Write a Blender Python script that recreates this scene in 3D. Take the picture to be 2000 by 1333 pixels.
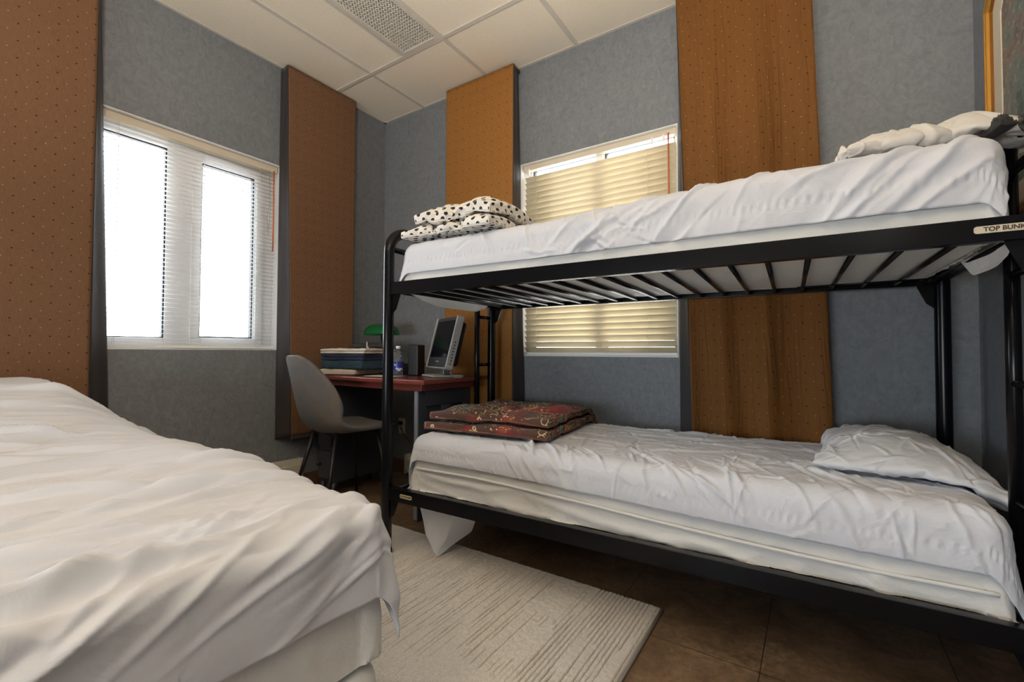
import bpy, math, random
import numpy as np
from mathutils import Vector, Matrix

for o in list(bpy.data.objects):
    bpy.data.objects.remove(o)
SC = bpy.context.scene
COL = SC.collection
PI = math.pi

# ------------------------------------------------------------------ camera
CAM = Vector((2.785, -2.374, 0.90))
F_PX, YAW, PITCH, ROLL = 884.76, 0.58786, 0.0240, 0.0039
cd = bpy.data.cameras.new('camera')
cd.sensor_width = 36.0
cd.lens = 36.0 * F_PX / 2000.0
cd.clip_start = 0.02
cam = bpy.data.objects.new('camera', cd)
COL.objects.link(cam)
_fw = Vector((-math.sin(YAW) * math.cos(PITCH), math.cos(YAW) * math.cos(PITCH), math.sin(PITCH)))
_r = Vector((math.cos(YAW), math.sin(YAW), 0))
_u = _r.cross(_fw)
_c, _s = math.cos(ROLL), math.sin(ROLL)
_r2 = _c * _r + _s * _u
_u2 = -_s * _r + _c * _u
m = Matrix((_r2, _u2, -_fw)).transposed().to_4x4()
m.translation = CAM
cam.matrix_world = m
SC.camera = cam

# ------------------------------------------------------------------ view, world and lights
SC.view_settings.view_transform = 'Standard'
SC.view_settings.look = 'None'
SC.view_settings.gamma = 1.0
SC.view_settings.use_curve_mapping = False
SC.view_settings.exposure = -0.80

H = 2.69            # ceiling height
W = bpy.data.worlds.new('daylight')
SC.world = W
W.use_nodes = True
nt = W.node_tree
bg = nt.nodes['Background']
# overcast daylight: bright sky above, paler ground below the horizon
tc = nt.nodes.new('ShaderNodeTexCoord')
sp = nt.nodes.new('ShaderNodeSeparateXYZ')
cr = nt.nodes.new('ShaderNodeValToRGB')
mr = nt.nodes.new('ShaderNodeMapRange')
mr.inputs['From Min'].default_value = -1
mr.inputs['From Max'].default_value = 1
nt.links.new(tc.outputs['Generated'], sp.inputs[0])
nt.links.new(sp.outputs['Z'], mr.inputs['Value'])
nt.links.new(mr.outputs[0], cr.inputs[0])
cr.color_ramp.elements[0].position = 0.40
cr.color_ramp.elements[0].color = (0.80, 0.82, 0.83, 1)
cr.color_ramp.elements[1].position = 0.56
cr.color_ramp.elements[1].color = (0.80, 0.90, 1.0, 1)
nt.links.new(cr.outputs[0], bg.inputs['Color'])
bg.inputs['Strength'].default_value = 31.0


def portal(name, loc, rot, sx, sy):
    l = bpy.data.lights.new(name, 'AREA')
    l.shape = 'RECTANGLE'
    l.size = sx
    l.size_y = sy
    l.cycles.is_portal = True
    o = bpy.data.objects.new(name, l)
    o.location = loc
    o.rotation_euler = rot
    COL.objects.link(o)


def area(name, loc, rot, sx, sy, power, color):
    l = bpy.data.lights.new(name, 'AREA')
    l.shape = 'RECTANGLE'
    l.size = sx
    l.size_y = sy
    l.energy = power
    l.color = color
    o = bpy.data.objects.new(name, l)
    o.location = loc
    o.rotation_euler = rot
    COL.objects.link(o)
    return o


# openings: wall_left (plane x=0) and wall_back (plane y=0)
WA = (-1.80, -0.825, 0.905, 2.065)     # y0,y1,z0,z1
WB = (1.262, 2.215, 0.875, 2.075)      # x0,x1,z0,z1
WT = 0.16
portal('window_portal_left', (-WT - 0.01, (WA[0] + WA[1]) / 2, (WA[2] + WA[3]) / 2), (0, -PI / 2, 0), WA[3] - WA[2], WA[1] - WA[0])
portal('window_portal_back', ((WB[0] + WB[1]) / 2, WT + 0.01, (WB[2] + WB[3]) / 2), (-PI / 2, 0, 0), WB[1] - WB[0], WB[3] - WB[2])
# fill light for an added, unseen second troffer behind the camera
REAR_FILL = (2.25, -3.95)
area('rear_fill_light', (REAR_FILL[0], REAR_FILL[1], H - 0.03), (0, 0, 0), 0.5, 1.1, 3, (1.0, 0.90, 0.78))
# unseen floor lamp behind the camera, added to throw warm light at the ceiling
FILL_LAMP = (2.85, -3.05)
_l = area('ceiling_fill_light', (FILL_LAMP[0], FILL_LAMP[1], 1.50), (PI, 0, 0), 0.22, 0.22, 215, (1.0, 0.88, 0.74))
# invented window behind the camera, added for cool daylight fill from the rear
W_FILL = (0.8, 2.6, 0.30, 1.15)
YR = -4.9

portal('fill_portal_rear', ((W_FILL[0] + W_FILL[1]) / 2, YR - WT - 0.01, (W_FILL[2] + W_FILL[3]) / 2), (PI / 2, 0, 0), W_FILL[1] - W_FILL[0], W_FILL[3] - W_FILL[2])

# ------------------------------------------------------------------ noise
rng = np.random.RandomState(7)
_P = rng.permutation(512).astype(np.int64)
_P = np.concatenate([_P, _P, _P])
_G = rng.uniform(0, 2 * PI, 512)
_GX, _GY = np.cos(_G), np.sin(_G)


def pn(x, y, seed=0):
    x = np.asarray(x, float) + seed * 17.31
    y = np.asarray(y, float) + seed * 9.73
    xi = np.floor(x).astype(np.int64)
    yi = np.floor(y).astype(np.int64)
    fx = x - xi
    fy = y - yi

    def g(ix, iy, dx, dy):
        h = _P[(_P[ix & 511] + iy) & 511]
        return _GX[h] * dx + _GY[h] * dy
    u = fx * fx * fx * (fx * (fx * 6 - 15) + 10)
    v = fy * fy * fy * (fy * (fy * 6 - 15) + 10)
    a = g(xi, yi, fx, fy)
    b = g(xi + 1, yi, fx - 1, fy)
    c = g(xi, yi + 1, fx, fy - 1)
    d = g(xi + 1, yi + 1, fx - 1, fy - 1)
    return ((a * (1 - u) + b * u) * (1 - v) + (c * (1 - u) + d * u) * v) * 1.5


def ridge(x, y, seed=0, k=2.0):
    return np.clip(1 - np.abs(pn(x, y, seed)) * 2.2, 0, 1) ** k


def fbm(x, y, seed=0, o=3):
    s = 0
    for i in range(o):
        s = s + pn(x * 2 ** i, y * 2 ** i, seed + i * 3) / 2 ** i
    return s


def sstep(a, b, x):
    t = np.clip((x - a) / (b - a), 0, 1)
    return t * t * (3 - 2 * t)


# ------------------------------------------------------------------ object helpers
def tag(o, label=None, cat=None, group=None, kind=None):
    if label:
        o['label'] = label
    if cat:
        o['category'] = cat
    if group:
        o['group'] = group
    if kind:
        o['kind'] = kind
    return o


def thing(name, label, cat, loc=(0, 0, 0), rz=0.0, group=None):
    o = bpy.data.objects.new(name, None)
    COL.objects.link(o)
    o.empty_display_size = 0.1
    o.location = loc
    o.rotation_euler = (0, 0, rz)
    o['_m'] = 0
    del o['_m']
    tag(o, label, cat, group)
    return o


def basis(o):
    M = Matrix.Translation(o.location) @ o.rotation_euler.to_matrix().to_4x4()
    return basis(o.parent) @ M if o.parent else M


def mesh(name, V, Fc, mat, parent=None, smooth=False, origin=None, uv=None, world=True, angle=None):
    """one mesh object; V in world coordinates"""
    V = np.asarray(V, float).reshape(-1, 3)
    if parent is not None and world:
        Mi = np.array(basis(parent).inverted())
        V = V @ Mi[:3, :3].T + Mi[:3, 3]
    loc = None
    if parent is None:
        if origin is None:
            origin = ((V[:, 0].min() + V[:, 0].max()) / 2, (V[:, 1].min() + V[:, 1].max()) / 2, V[:, 2].min())
        V = V - np.array(origin)
        loc = origin
    me = bpy.data.meshes.new(name)
    me.from_pydata([tuple(v) for v in V], [], [tuple(int(i) for i in f) for f in Fc])
    if uv is not None:
        ul = me.uv_layers.new(name='UVMap')
        idx = np.empty(len(me.loops), dtype=np.int32)
        me.loops.foreach_get('vertex_index', idx)
        ul.data.foreach_set('uv', np.asarray(uv, float)[idx].ravel())
    if smooth:
        me.polygons.foreach_set('use_smooth', [True] * len(me.polygons))
    me.validate()
    me.update()
    if mat:
        me.materials.append(mat)
    o = bpy.data.objects.new(name, me)
    COL.objects.link(o)
    if parent is not None:
        o.parent = parent
    else:
        o.location = loc
    return o


class MB:
    """collects shapes (world coordinates) into one mesh"""

    def __init__(s):
        s.V = []
        s.F = []

    def add(s, V, F):
        n = len(s.V)
        s.V += [tuple(v) for v in V]
        s.F += [tuple(i + n for i in f) for f in F]
        return s

    def box(s, x0, x1, y0, y1, z0, z1, M=None):
        V = [(x0, y0, z0), (x1, y0, z0), (x1, y1, z0), (x0, y1, z0), (x0, y0, z1), (x1, y0, z1), (x1, y1, z1), (x0, y1, z1)]
        if M is not None:
            V = [tuple(M @ Vector(v)) for v in V]
        return s.add(V, [(3, 2, 1, 0), (4, 5, 6, 7), (0, 1, 5, 4), (1, 2, 6, 5), (2, 3, 7, 6), (3, 0, 4, 7)])

    def tube(s, pts, r, n=14, cap=True):
        pts = [Vector(p) for p in pts]
        rs = r if hasattr(r, '__len__') else [r] * len(pts)
        V = []
        up = None
        for i, p in enumerate(pts):
            if i == 0:
                t = pts[1] - pts[0]
            elif i == len(pts) - 1:
                t = pts[-1] - pts[-2]
            else:
                t = (pts[i + 1] - p).normalized() + (p - pts[i - 1]).normalized()
            t.normalize()
            if up is None:
                up = Vector((0, 0, 1)) if abs(t.z) < 0.9 else Vector((1, 0, 0))
            a = t.cross(up).normalized()
            b = a.cross(t).normalized()
            up = b
            for k in range(n):
                th = 2 * PI * k / n
                V.append(tuple(p + rs[i] * (math.cos(th) * a + math.sin(th) * b)))
        Fc = []
        for i in range(len(pts) - 1):
            for k in range(n):
                k2 = (k + 1) % n
                Fc.append((i * n + k, i * n + k2, (i + 1) * n + k2, (i + 1) * n + k))
        if cap:
            Fc.append(tuple(range(n))[::-1])
            Fc.append(tuple((len(pts) - 1) * n + k for k in range(n)))
        return s.add(V, Fc)

    def lathe(s, prof, c=(0, 0, 0), n=32):
        V = []
        for r, z in prof:
            for k in range(n):
                th = 2 * PI * k / n
                V.append((c[0] + r * math.cos(th), c[1] + r * math.sin(th), c[2] + z))
        Fc = []
        for i in range(len(prof) - 1):
            for k in range(n):
                k2 = (k + 1) % n
                Fc.append((i * n + k, i * n + k2, (i + 1) * n + k2, (i + 1) * n + k))
        Fc.append(tuple(range(n))[::-1])
        Fc.append(tuple((len(prof) - 1) * n + k for k in range(n)))
        return s.add(V, Fc)

    def build(s, name, mat, parent=None, smooth=False, bevel=0, seg=2, origin=None):
        o = mesh(name, s.V, s.F, mat, parent, smooth, origin)
        if bevel:
            b = o.modifiers.new('bevel', 'BEVEL')
            b.width = bevel
            b.segments = seg
            b.limit_method = 'ANGLE'
            b.angle_limit = math.radians(40)
            o.data.polygons.foreach_set('use_smooth', [True] * len(o.data.polygons))
            w = o.modifiers.new('normals', 'WEIGHTED_NORMAL')
            w.keep_sharp = True
        return o


def grid_faces(nu, nv, closed_v=False):
    Fc = []
    for i in range(nu - 1):
        for j in range(nv if closed_v else nv - 1):
            j2 = (j + 1) % nv
            Fc.append((i * nv + j, (i + 1) * nv + j, (i + 1) * nv + j2, i * nv + j2))
    return Fc


def solid(o, t, offset=0.0):
    md = o.modifiers.new('thickness', 'SOLIDIFY')
    md.thickness = t
    md.offset = offset
    return o


def subsurf(o, n=1):
    md = o.modifiers.new('smooth', 'SUBSURF')
    md.levels = n
    md.render_levels = n
    return o


# ------------------------------------------------------------------ materials
class NT:
    def __init__(s, name):
        s.m = bpy.data.materials.new(name)
        s.m.use_nodes = True
        s.t = s.m.node_tree
        s.b = s.t.nodes['Principled BSDF']
        s.out = s.t.nodes['Material Output']

    def n(s, typ, **kw):
        nd = s.t.nodes.new(typ)
        for k, v in kw.items():
            setattr(nd, k, v)
        return nd

    def l(s, a, b):
        s.t.links.new(a, b)

    def coord(s, kind='Object', scale=(1, 1, 1), rot=(0, 0, 0)):
        tc = s.n('ShaderNodeTexCoord')
        mp = s.n('ShaderNodeMapping')
        mp.inputs['Scale'].default_value = scale
        mp.inputs['Rotation'].default_value = rot
        s.l(tc.outputs[kind], mp.inputs[0])
        return mp.outputs[0]

    def noise(s, vec, scale, detail=3, rough=0.5, dist=0.0):
        nd = s.n('ShaderNodeTexNoise')
        nd.inputs['Scale'].default_value = scale
        nd.inputs['Detail'].default_value = detail
        nd.inputs['Roughness'].default_value = rough
        nd.inputs['Distortion'].default_value = dist
        s.l(vec, nd.inputs['Vector'])
        return nd.outputs['Fac']

    def ramp(s, fac, stops, interp='LINEAR'):
        nd = s.n('ShaderNodeValToRGB')
        nd.color_ramp.interpolation = interp
        e = nd.color_ramp.elements
        while len(e) < len(stops):
            e.new(0.5)
        for i, (p, c) in enumerate(stops):
            e[i].position = p
            e[i].color = (*c, 1) if len(c) == 3 else c
        s.l(fac, nd.inputs[0])
        return nd.outputs[0]

    def mix(s, fac, a, b, mode='MIX'):
        nd = s.n('ShaderNodeMix', data_type='RGBA', blend_type=mode)
        for sock, v in ((nd.inputs[0], fac), (nd.inputs[6], a), (nd.inputs[7], b)):
            if isinstance(v, (int, float)):
                sock.default_value = v
            elif isinstance(v, tuple):
                sock.default_value = (*v, 1)
            else:
                s.l(v, sock)
        return nd.outputs[2]

    def math(s, op, a, b=0.0, c=0.0):
        nd = s.n('ShaderNodeMath', operation=op)
        for i, v in enumerate((a, b, c)):
            if isinstance(v, (int, float)):
                nd.inputs[i].default_value = v
            else:
                s.l(v, nd.inputs[i])
        return nd.outputs[0]

    def bump(s, h, strength=0.3, dist=0.01, prev=None):
        nd = s.n('ShaderNodeBump')
        nd.inputs['Strength'].default_value = strength
        nd.inputs['Distance'].default_value = dist
        s.l(h, nd.inputs['Height'])
        if prev is not None:
            s.l(prev, nd.inputs['Normal'])
        s.l(nd.outputs[0], s.b.inputs['Normal'])
        return nd.outputs[0]

    def set(s, col=None, rough=None, metal=None, **kw):
        if col is not None:
            if isinstance(col, tuple):
                s.b.inputs['Base Color'].default_value = (*col, 1)
            else:
                s.l(col, s.b.inputs['Base Color'])
        if rough is not None:
            s.b.inputs['Roughness'].default_value = rough
        if metal is not None:
            s.b.inputs['Metallic'].default_value = metal
        for k, v in kw.items():
            s.b.inputs[k.replace('_', ' ')].default_value = v
        return s


def plain(name, col, rough=0.6, metal=0.0, bump=0.0, bscale=60, **kw):
    t = NT(name).set(col, rough, metal, **kw)
    v = t.coord()
    nz = t.noise(v, bscale, 3)
    c = t.mix(0.12, col, t.ramp(nz, [(0.3, tuple(x * 0.75 for x in col)), (0.7, tuple(min(1, x * 1.2) for x in col))]))
    t.l(c, t.b.inputs['Base Color'])
    if bump:
        t.bump(nz, bump, 0.002)
    return t.m


def fabric(name, col, rough=0.85, wr=0.25, trans=0.0, weave=900, facet=0.0, col2=None):
    """plain woven cloth: fine weave and small creases as bump"""
    t = NT(name).set(col, rough)
    v = t.coord()
    n1 = t.noise(v, 9, 4, 0.55, 1.2)
    n1r = t.math('ABSOLUTE', t.math('SUBTRACT', n1, 0.5))
    n2 = t.noise(v, 26, 3, 0.5, 0.6)
    h = t.math('ADD', t.math('MULTIPLY', n1r, -1.0), t.math('MULTIPLY', n2, 0.35))
    p = t.bump(h, wr, 0.02)
    if col2:
        t.l(t.mix(t.ramp(n1, [(0.38, (0, 0, 0)), (0.62, (1, 1, 1))]), col, col2), t.b.inputs['Base Color'])
    if facet:
        dn = t.n('ShaderNodeTexNoise')
        dn.inputs['Scale'].default_value = 5
        t.l(v, dn.inputs['Vector'])
        dv = t.mix(0.82, dn.outputs['Color'], v)
        for sc_, am in ((11, 1.0), (23, 0.5)):
            vo = t.n('ShaderNodeTexVoronoi', feature='F1')
            vo.inputs['Scale'].default_value = sc_
            t.l(dv, vo.inputs['Vector'])
            p = t.bump(vo.outputs['Distance'], facet * am, 0.02, p)
    n3 = t.noise(v, weave, 1)
    t.bump(n3, 0.08, 0.001, p)
    t.b.inputs['Sheen Weight'].default_value = 0.08
    if trans:
        tr = t.n('ShaderNodeBsdfTranslucent')
        tr.inputs[0].default_value = (*col, 1)
        mx = t.n('ShaderNodeMixShader')
        mx.inputs[0].default_value = trans
        t.l(t.b.outputs[0], mx.inputs[1])
        t.l(tr.outputs[0], mx.inputs[2])
        t.l(mx.outputs[0], t.out.inputs[0])
    return t.m


def mat_wall():
    t = NT('blue_grey_wallpaper')
    v = t.coord('Object')
    a = t.noise(v, 16, 5, 0.65, 2.5)
    b = t.noise(t.coord('Object', (1, 1, 0.35)), 60, 3, 0.6, 1.0)
    f = t.math('ADD', t.math('MULTIPLY', a, 0.65), t.math('MULTIPLY', b, 0.35))
    c = t.ramp(f, [(0.34, (0.152, 0.163, 0.179)), (0.5, (0.188, 0.201, 0.217)), (0.66, (0.222, 0.236, 0.250))])
    t.set(c, 0.62)
    t.bump(f, 0.5, 0.005)
    return t.m


def mat_ceiling():
    t = NT('acoustic_tile')
    v = t.coord('Object')
    a = t.noise(v, 190, 2, 0.6)
    b = t.noise(v, 2.2, 2)
    c = t.mix(t.ramp(a, [(0.40, (1, 1, 1)), (0.5, (0, 0, 0))]), (0.88, 0.80, 0.66), (0.78, 0.70, 0.58))
    c = t.mix(t.math('MULTIPLY', b, 0.12), c, (0.82, 0.74, 0.60))
    t.set(c, 0.9)
    t.bump(a, 0.25, 0.002)
    return t.m


def mat_floor():
    t = NT('brown_vinyl_tile')
    v = t.coord('Object')
    a = t.noise(v, 7, 6, 0.65, 0.8)
    b = t.noise(v, 45, 4, 0.7)
    f = t.math('ADD', t.math('MULTIPLY', a, 0.6), t.math('MULTIPLY', b, 0.4))
    c = t.ramp(f, [(0.33, (0.075, 0.047, 0.028)), (0.5, (0.16, 0.105, 0.062)), (0.68, (0.29, 0.20, 0.125))])
    br = t.n('ShaderNodeTexBrick', offset=0.0)
    br.inputs['Scale'].default_value = 1.0
    br.inputs['Mortar Size'].default_value = 0.0018
    br.inputs['Brick Width'].default_value = 0.457
    br.inputs['Row Height'].default_value = 0.457
    br.inputs['Color1'].default_value = (1, 1, 1, 1)
    br.inputs['Color2'].default_value = (0.86, 0.86, 0.86, 1)
    br.inputs['Mortar'].default_value = (0.25, 0.25, 0.25, 1)
    mp = t.n('ShaderNodeMapping')
    mp.inputs['Location'].default_value = (0.093 + 0.457 * 20, -0.006 + 0.457 * 20, 0)
    t.l(v, mp.inputs[0])
    t.l(mp.outputs[0], br.inputs['Vector'])
    c = t.mix(1.0, c, br.outputs['Color'], 'MULTIPLY')
    t.set(c, 0.42)
    t.bump(f, 0.15, 0.002)
    return t.m


def mat_curtain(name, c1, c2, dark=(0.035, 0.012, 0.006), du=0.059, dv=0.071, streak=0.3, crinkle=0.0):
    t = NT(name)
    uv = t.n('ShaderNodeTexCoord').outputs['UV']
    sx = t.n('ShaderNodeSeparateXYZ')
    t.l(uv, sx.inputs[0])
    U, Vv = sx.outputs['X'], sx.outputs['Y']

    def dots(ou, ov, r):
        a = t.math('MULTIPLY', t.math('SUBTRACT', t.math('FRACT', t.math('ADD', t.math('DIVIDE', U, du), ou)), 0.5), du)
        b = t.math('MULTIPLY', t.math('SUBTRACT', t.math('FRACT', t.math('ADD', t.math('DIVIDE', Vv, dv), ov)), 0.5), dv * 1.35)
        d = t.math('SQRT', t.math('ADD', t.math('MULTIPLY', a, a), t.math('MULTIPLY', b, b)))
        return t.math('LESS_THAN', d, r)
    v = t.coord('UV', (40, 900, 1))
    w1 = t.noise(v, 1.0, 2)
    w2 = t.noise(t.coord('UV', (700, 25, 1)), 1.0, 2)
    w3 = t.noise(t.coord('UV', (3, 0.6, 1)), 1.0, 2)
    f = t.math('ADD', t.math('MULTIPLY', w1, 0.5), t.math('MULTIPLY', w2, 0.5))
    c = t.ramp(f, [(0.35, c1), (0.65, c2)])
    c = t.mix(t.math('MULTIPLY', w3, streak), c, tuple(x * 0.75 for x in c1))
    c = t.mix(dots(0.0, 0.0, 0.0036), c, dark)
    c = t.mix(dots(0.5, 0.5, 0.0019), c, (0.52, 0.36, 0.22))
    t.set(c, 0.7)
    t.b.inputs['Sheen Weight'].default_value = 0.03
    t.b.inputs['Specular IOR Level'].default_value = 0.2
    p = t.bump(f, 0.25, 0.001)
    if crinkle:
        k1 = t.noise(t.coord('UV', (26, 1.6, 1)), 1.0, 3, 0.6, 0.6)
        p = t.bump(k1, crinkle, 0.03, p)
    return t.m


def mat_polka():
    t = NT('polka_dot_cotton')
    uv = t.n('ShaderNodeTexCoord').outputs['UV']
    sx = t.n('ShaderNodeSeparateXYZ')
    t.l(uv, sx.inputs[0])
    s = 0.052

    def dots(o):
        a = t.math('SUBTRACT', t.math('FRACT', t.math('ADD', t.math('DIVIDE', sx.outputs['X'], s), o)), 0.5)
        b = t.math('SUBTRACT', t.math('FRACT', t.math('ADD', t.math('DIVIDE', sx.outputs['Y'], s), o)), 0.5)
        d = t.math('SQRT', t.math('ADD', t.math('MULTIPLY', a, a), t.math('MULTIPLY', b, b)))
        return t.math('LESS_THAN', d, 0.185)
    m_ = t.math('MAXIMUM', dots(0.0), dots(0.5))
    c = t.mix(m_, (0.86, 0.82, 0.75), (0.022, 0.016, 0.018))
    t.set(c, 0.85)
    v = t.coord()
    t.bump(t.noise(v, 22, 4, 0.6, 1.0), 0.3, 0.015)
    return t.m


def mat_quilt():
    t = NT('printed_quilt_cotton')
    v = t.coord('UV')
    a = t.noise(v, 6.0, 3, 0.5, 0.8)
    c = t.ramp(a, [(0.33, (0.06, 0.20, 0.16)), (0.39, (0.065, 0.030, 0.020)), (0.54, (0.085, 0.034, 0.020)), (0.63, (0.21, 0.020, 0.026)), (0.71, (0.26, 0.06, 0.02)), (0.76, (0.07, 0.03, 0.02))])
    a2 = t.noise(v, 4.1, 2, 0.5, 0.3)
    c = t.mix(t.ramp(a2, [(0.64, (0, 0, 0)), (0.70, (1, 1, 1))]), c, (0.38, 0.10, 0.02))
    vo = t.n('ShaderNodeTexVoronoi')
    vo.inputs['Scale'].default_value = 85
    t.l(v, vo.inputs['Vector'])
    d = t.math('LESS_THAN', vo.outputs['Distance'], 0.30)
    b = t.noise(v, 9.0, 2)
    dm = t.math('MULTIPLY', d, t.math('GREATER_THAN', b, 0.50))
    c = t.mix(dm, c, (0.50, 0.46, 0.20))
    # looping embroidered lines
    vo2 = t.n('ShaderNodeTexVoronoi', feature='F1')
    vo2.inputs['Scale'].default_value = 17
    t.l(v, vo2.inputs['Vector'])
    ln = t.math('LESS_THAN', t.math('ABSOLUTE', t.math('SUBTRACT', vo2.outputs['Distance'], 0.33)), 0.022)
    lm = t.math('MULTIPLY', ln, t.math('GREATER_THAN', t.noise(v, 5.0, 1), 0.52))
    c = t.mix(lm, c, (0.62, 0.48, 0.30))
    t.set(c, 0.75)
    t.b.inputs['Sheen Weight'].default_value = 0.05
    t.bump(t.noise(v, 30, 3), 0.25, 0.01)
    return t.m


def mat_rug():
    t = NT('carved_grey_pile')
    v = t.coord('Object')
    a = t.noise(v, 260, 2, 0.7)
    b = t.noise(v, 3.0, 3)
    at = t.n('ShaderNodeAttribute', attribute_name='groove')
    c = t.ramp(a, [(0.3, (0.54, 0.50, 0.44)), (0.7, (0.86, 0.81, 0.74))])
    c = t.mix(t.ramp(b, [(0.35, (0, 0, 0)), (0.65, (0.6, 0.6, 0.6))]), c, (0.52, 0.50, 0.47))
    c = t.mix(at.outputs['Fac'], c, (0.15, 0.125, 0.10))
    t.set(c, 0.95)
    t.b.inputs['Sheen Weight'].default_value = 0.2
    t.bump(a, 0.6, 0.004)
    return t.m


def mat_glass():
    t = NT('window_glass')
    tr = t.n('ShaderNodeBsdfTransparent')
    gl = t.n('ShaderNodeBsdfGlossy')
    gl.inputs['Roughness'].default_value = 0.02
    fr = t.n('ShaderNodeFresnel')
    fr.inputs[0].default_value = 1.45
    mx = t.n('ShaderNodeMixShader')
    t.l(fr.outputs[0], mx.inputs[0])
    t.l(tr.outputs[0], mx.inputs[1])
    t.l(gl.outputs[0], mx.inputs[2])
    t.l(mx.outputs[0], t.out.inputs[0])
    return t.m


def mat_translucent(name, col, f, rough=0.5):
    t = NT(name).set(col, rough)
    tr = t.n('ShaderNodeBsdfTranslucent')
    v = t.coord()
    nz = t.noise(v, 8, 2)
    c = t.ramp(nz, [(0.3, tuple(x * 0.93 for x in col)), (0.7, col)])
    t.l(c, tr.inputs[0])
    t.l(c, t.b.inputs['Base Color'])
    mx = t.n('ShaderNodeMixShader')
    mx.inputs[0].default_value = f
    t.l(t.b.outputs[0], mx.inputs[1])
    t.l(tr.outputs[0], mx.inputs[2])
    t.l(mx.outputs[0], t.out.inputs[0])
    return t.m


M_WALL = mat_wall()
M_CEIL = mat_ceiling()
M_FLOOR = mat_floor()
M_TBAR = plain('painted_grid_bar', (0.62, 0.58, 0.52), 0.6)
M_WHITE = plain('white_window_frame', (0.93, 0.93, 0.93), 0.35)
M_RECESS = plain('white_reveal', (0.88, 0.87, 0.85), 0.6)
M_GASKET = plain('black_gasket', (0.03, 0.03, 0.03), 0.6)
M_GLASS = mat_glass()
M_CURT_A = mat_curtain('brown_dotted_curtain', (0.145, 0.073, 0.036), (0.225, 0.121, 0.064))
M_CURT_B = mat_curtain('amber_dotted_curtain', (0.25, 0.105, 0.021), (0.38, 0.168, 0.040), streak=0.15)
M_CURT_C = mat_curtain('amber_crinkled_curtain', (0.155, 0.062, 0.012), (0.25, 0.105, 0.023), streak=0.8, crinkle=0.55)
M_LINING = fabric('black_curtain_border', (0.030, 0.024, 0.024), 0.6, 0.1)
M_BLIND_A = mat_translucent('white_blind_slat', (0.93, 0.93, 0.92), 0.72)
M_BLIND_B = mat_translucent('cream_blind_slat', (0.78, 0.68, 0.49), 0.17)
M_HEAD_B = mat_translucent('cream_headrail', (0.80, 0.70, 0.55), 0.15)
M_HEADW = plain('white_headrail', (0.88, 0.87, 0.84), 0.4)
M_CORD = plain('white_cord', (0.85, 0.83, 0.78), 0.7)
M_WAND = plain('orange_wand', (0.55, 0.13, 0.03), 0.25)
M_BLACK = plain('black_enamel_tube', (0.004, 0.004, 0.005), 0.22, 0.0, 0.02, 400, Specular_IOR_Level=0.22)
M_SHEET = fabric('white_cotton_sheet', (0.74, 0.765, 0.83), 0.8, 0.28, 0.08)
M_SHEET2 = fabric('white_cotton_sheet_smooth', (0.745, 0.77, 0.835), 0.8, 0.14, 0.08)
M_COVER = fabric('cream_white_mattress_cover', (0.75, 0.75, 0.73), 0.75, 0.22)
M_PILLOW = fabric('white_pillowcase', (0.76, 0.78, 0.82), 0.75, 0.12, 0.1)
M_PILLOW2 = fabric('warm_white_pillowcase', (0.82, 0.79, 0.74), 0.75, 0.12, 0.1)
M_POLKA = mat_polka()
M_QUILT = mat_quilt()
M_RUG = mat_rug()
M_RUGEDGE = plain('grey_rug_binding', (0.36, 0.34, 0.32), 0.9)
M_DESKTOP = plain('red_stained_wood', (0.20, 0.045, 0.032), 0.22, 0.0, 0.05, 20)
M_DESK = plain('dark_blue_grey_paint', (0.042, 0.047, 0.060), 0.45)
M_DESKEDGE = plain('grey_blue_edge', (0.22, 0.24, 0.28), 0.4)
M_CHAIR = fabric('grey_velvet', (0.105, 0.108, 0.112), 0.8, 0.10, 0.0, 500, col2=(0.145, 0.120, 0.098))
M_LEG = plain('black_powder_coated_leg', (0.012, 0.012, 0.014), 0.4)
M_STICK = plain('pale_sticker', (0.66, 0.58, 0.46), 0.5)
M_STICKY = plain('yellowed_sticker', (0.50, 0.45, 0.25), 0.5)
M_INK = plain('dark_brown_ink', (0.05, 0.035, 0.02), 0.6)

# ------------------------------------------------------------------ room shell
X1 = 3.30
Y0 = YR


def wall_with_hole(name, axis, a0, a1, b0, b1, hole, t0, t1):
    """a wall slab: axis 'x' = plane of constant x (runs along y); hole = (a0,a1,z0,z1)"""
    mb = MB()
    h = hole

    def bx(p, q, z0, z1):
        if q - p < 1e-6 or z1 - z0 < 1e-6:
            return
        if axis == 'x':
            mb.box(t0, t1, p, q, z0, z1)
        else:
            mb.box(p, q, t0, t1, z0, z1)
    if h is None:
        bx(a0, a1, b0, b1)
    else:
        bx(a0, h[0], b0, b1)
        bx(h[1], a1, b0, b1)
        bx(h[0], h[1], b0, h[2])
        bx(h[0], h[1], h[3], b1)
    return tag(mb.build(name, M_WALL, origin=(0, 0, 0)), kind='structure')


wall_with_hole('wall_left', 'x', Y0 - WT, WT, 0, H, WA, -WT, 0)
wall_with_hole('wall_back', 'y', 0, X1, 0, H, WB, 0, WT)
wall_with_hole('wall_right', 'x', Y0 - WT, WT, 0, H, None, X1, X1 + WT)
wall_with_hole('wall_rear', 'y', 0, X1, 0, H, W_FILL, Y0 - WT, Y0)
tag(MB().box(-WT, X1 + WT, Y0 - WT, WT, -0.12, 0).build('floor', M_FLOOR, origin=(0, 0, 0)), kind='structure')

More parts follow.
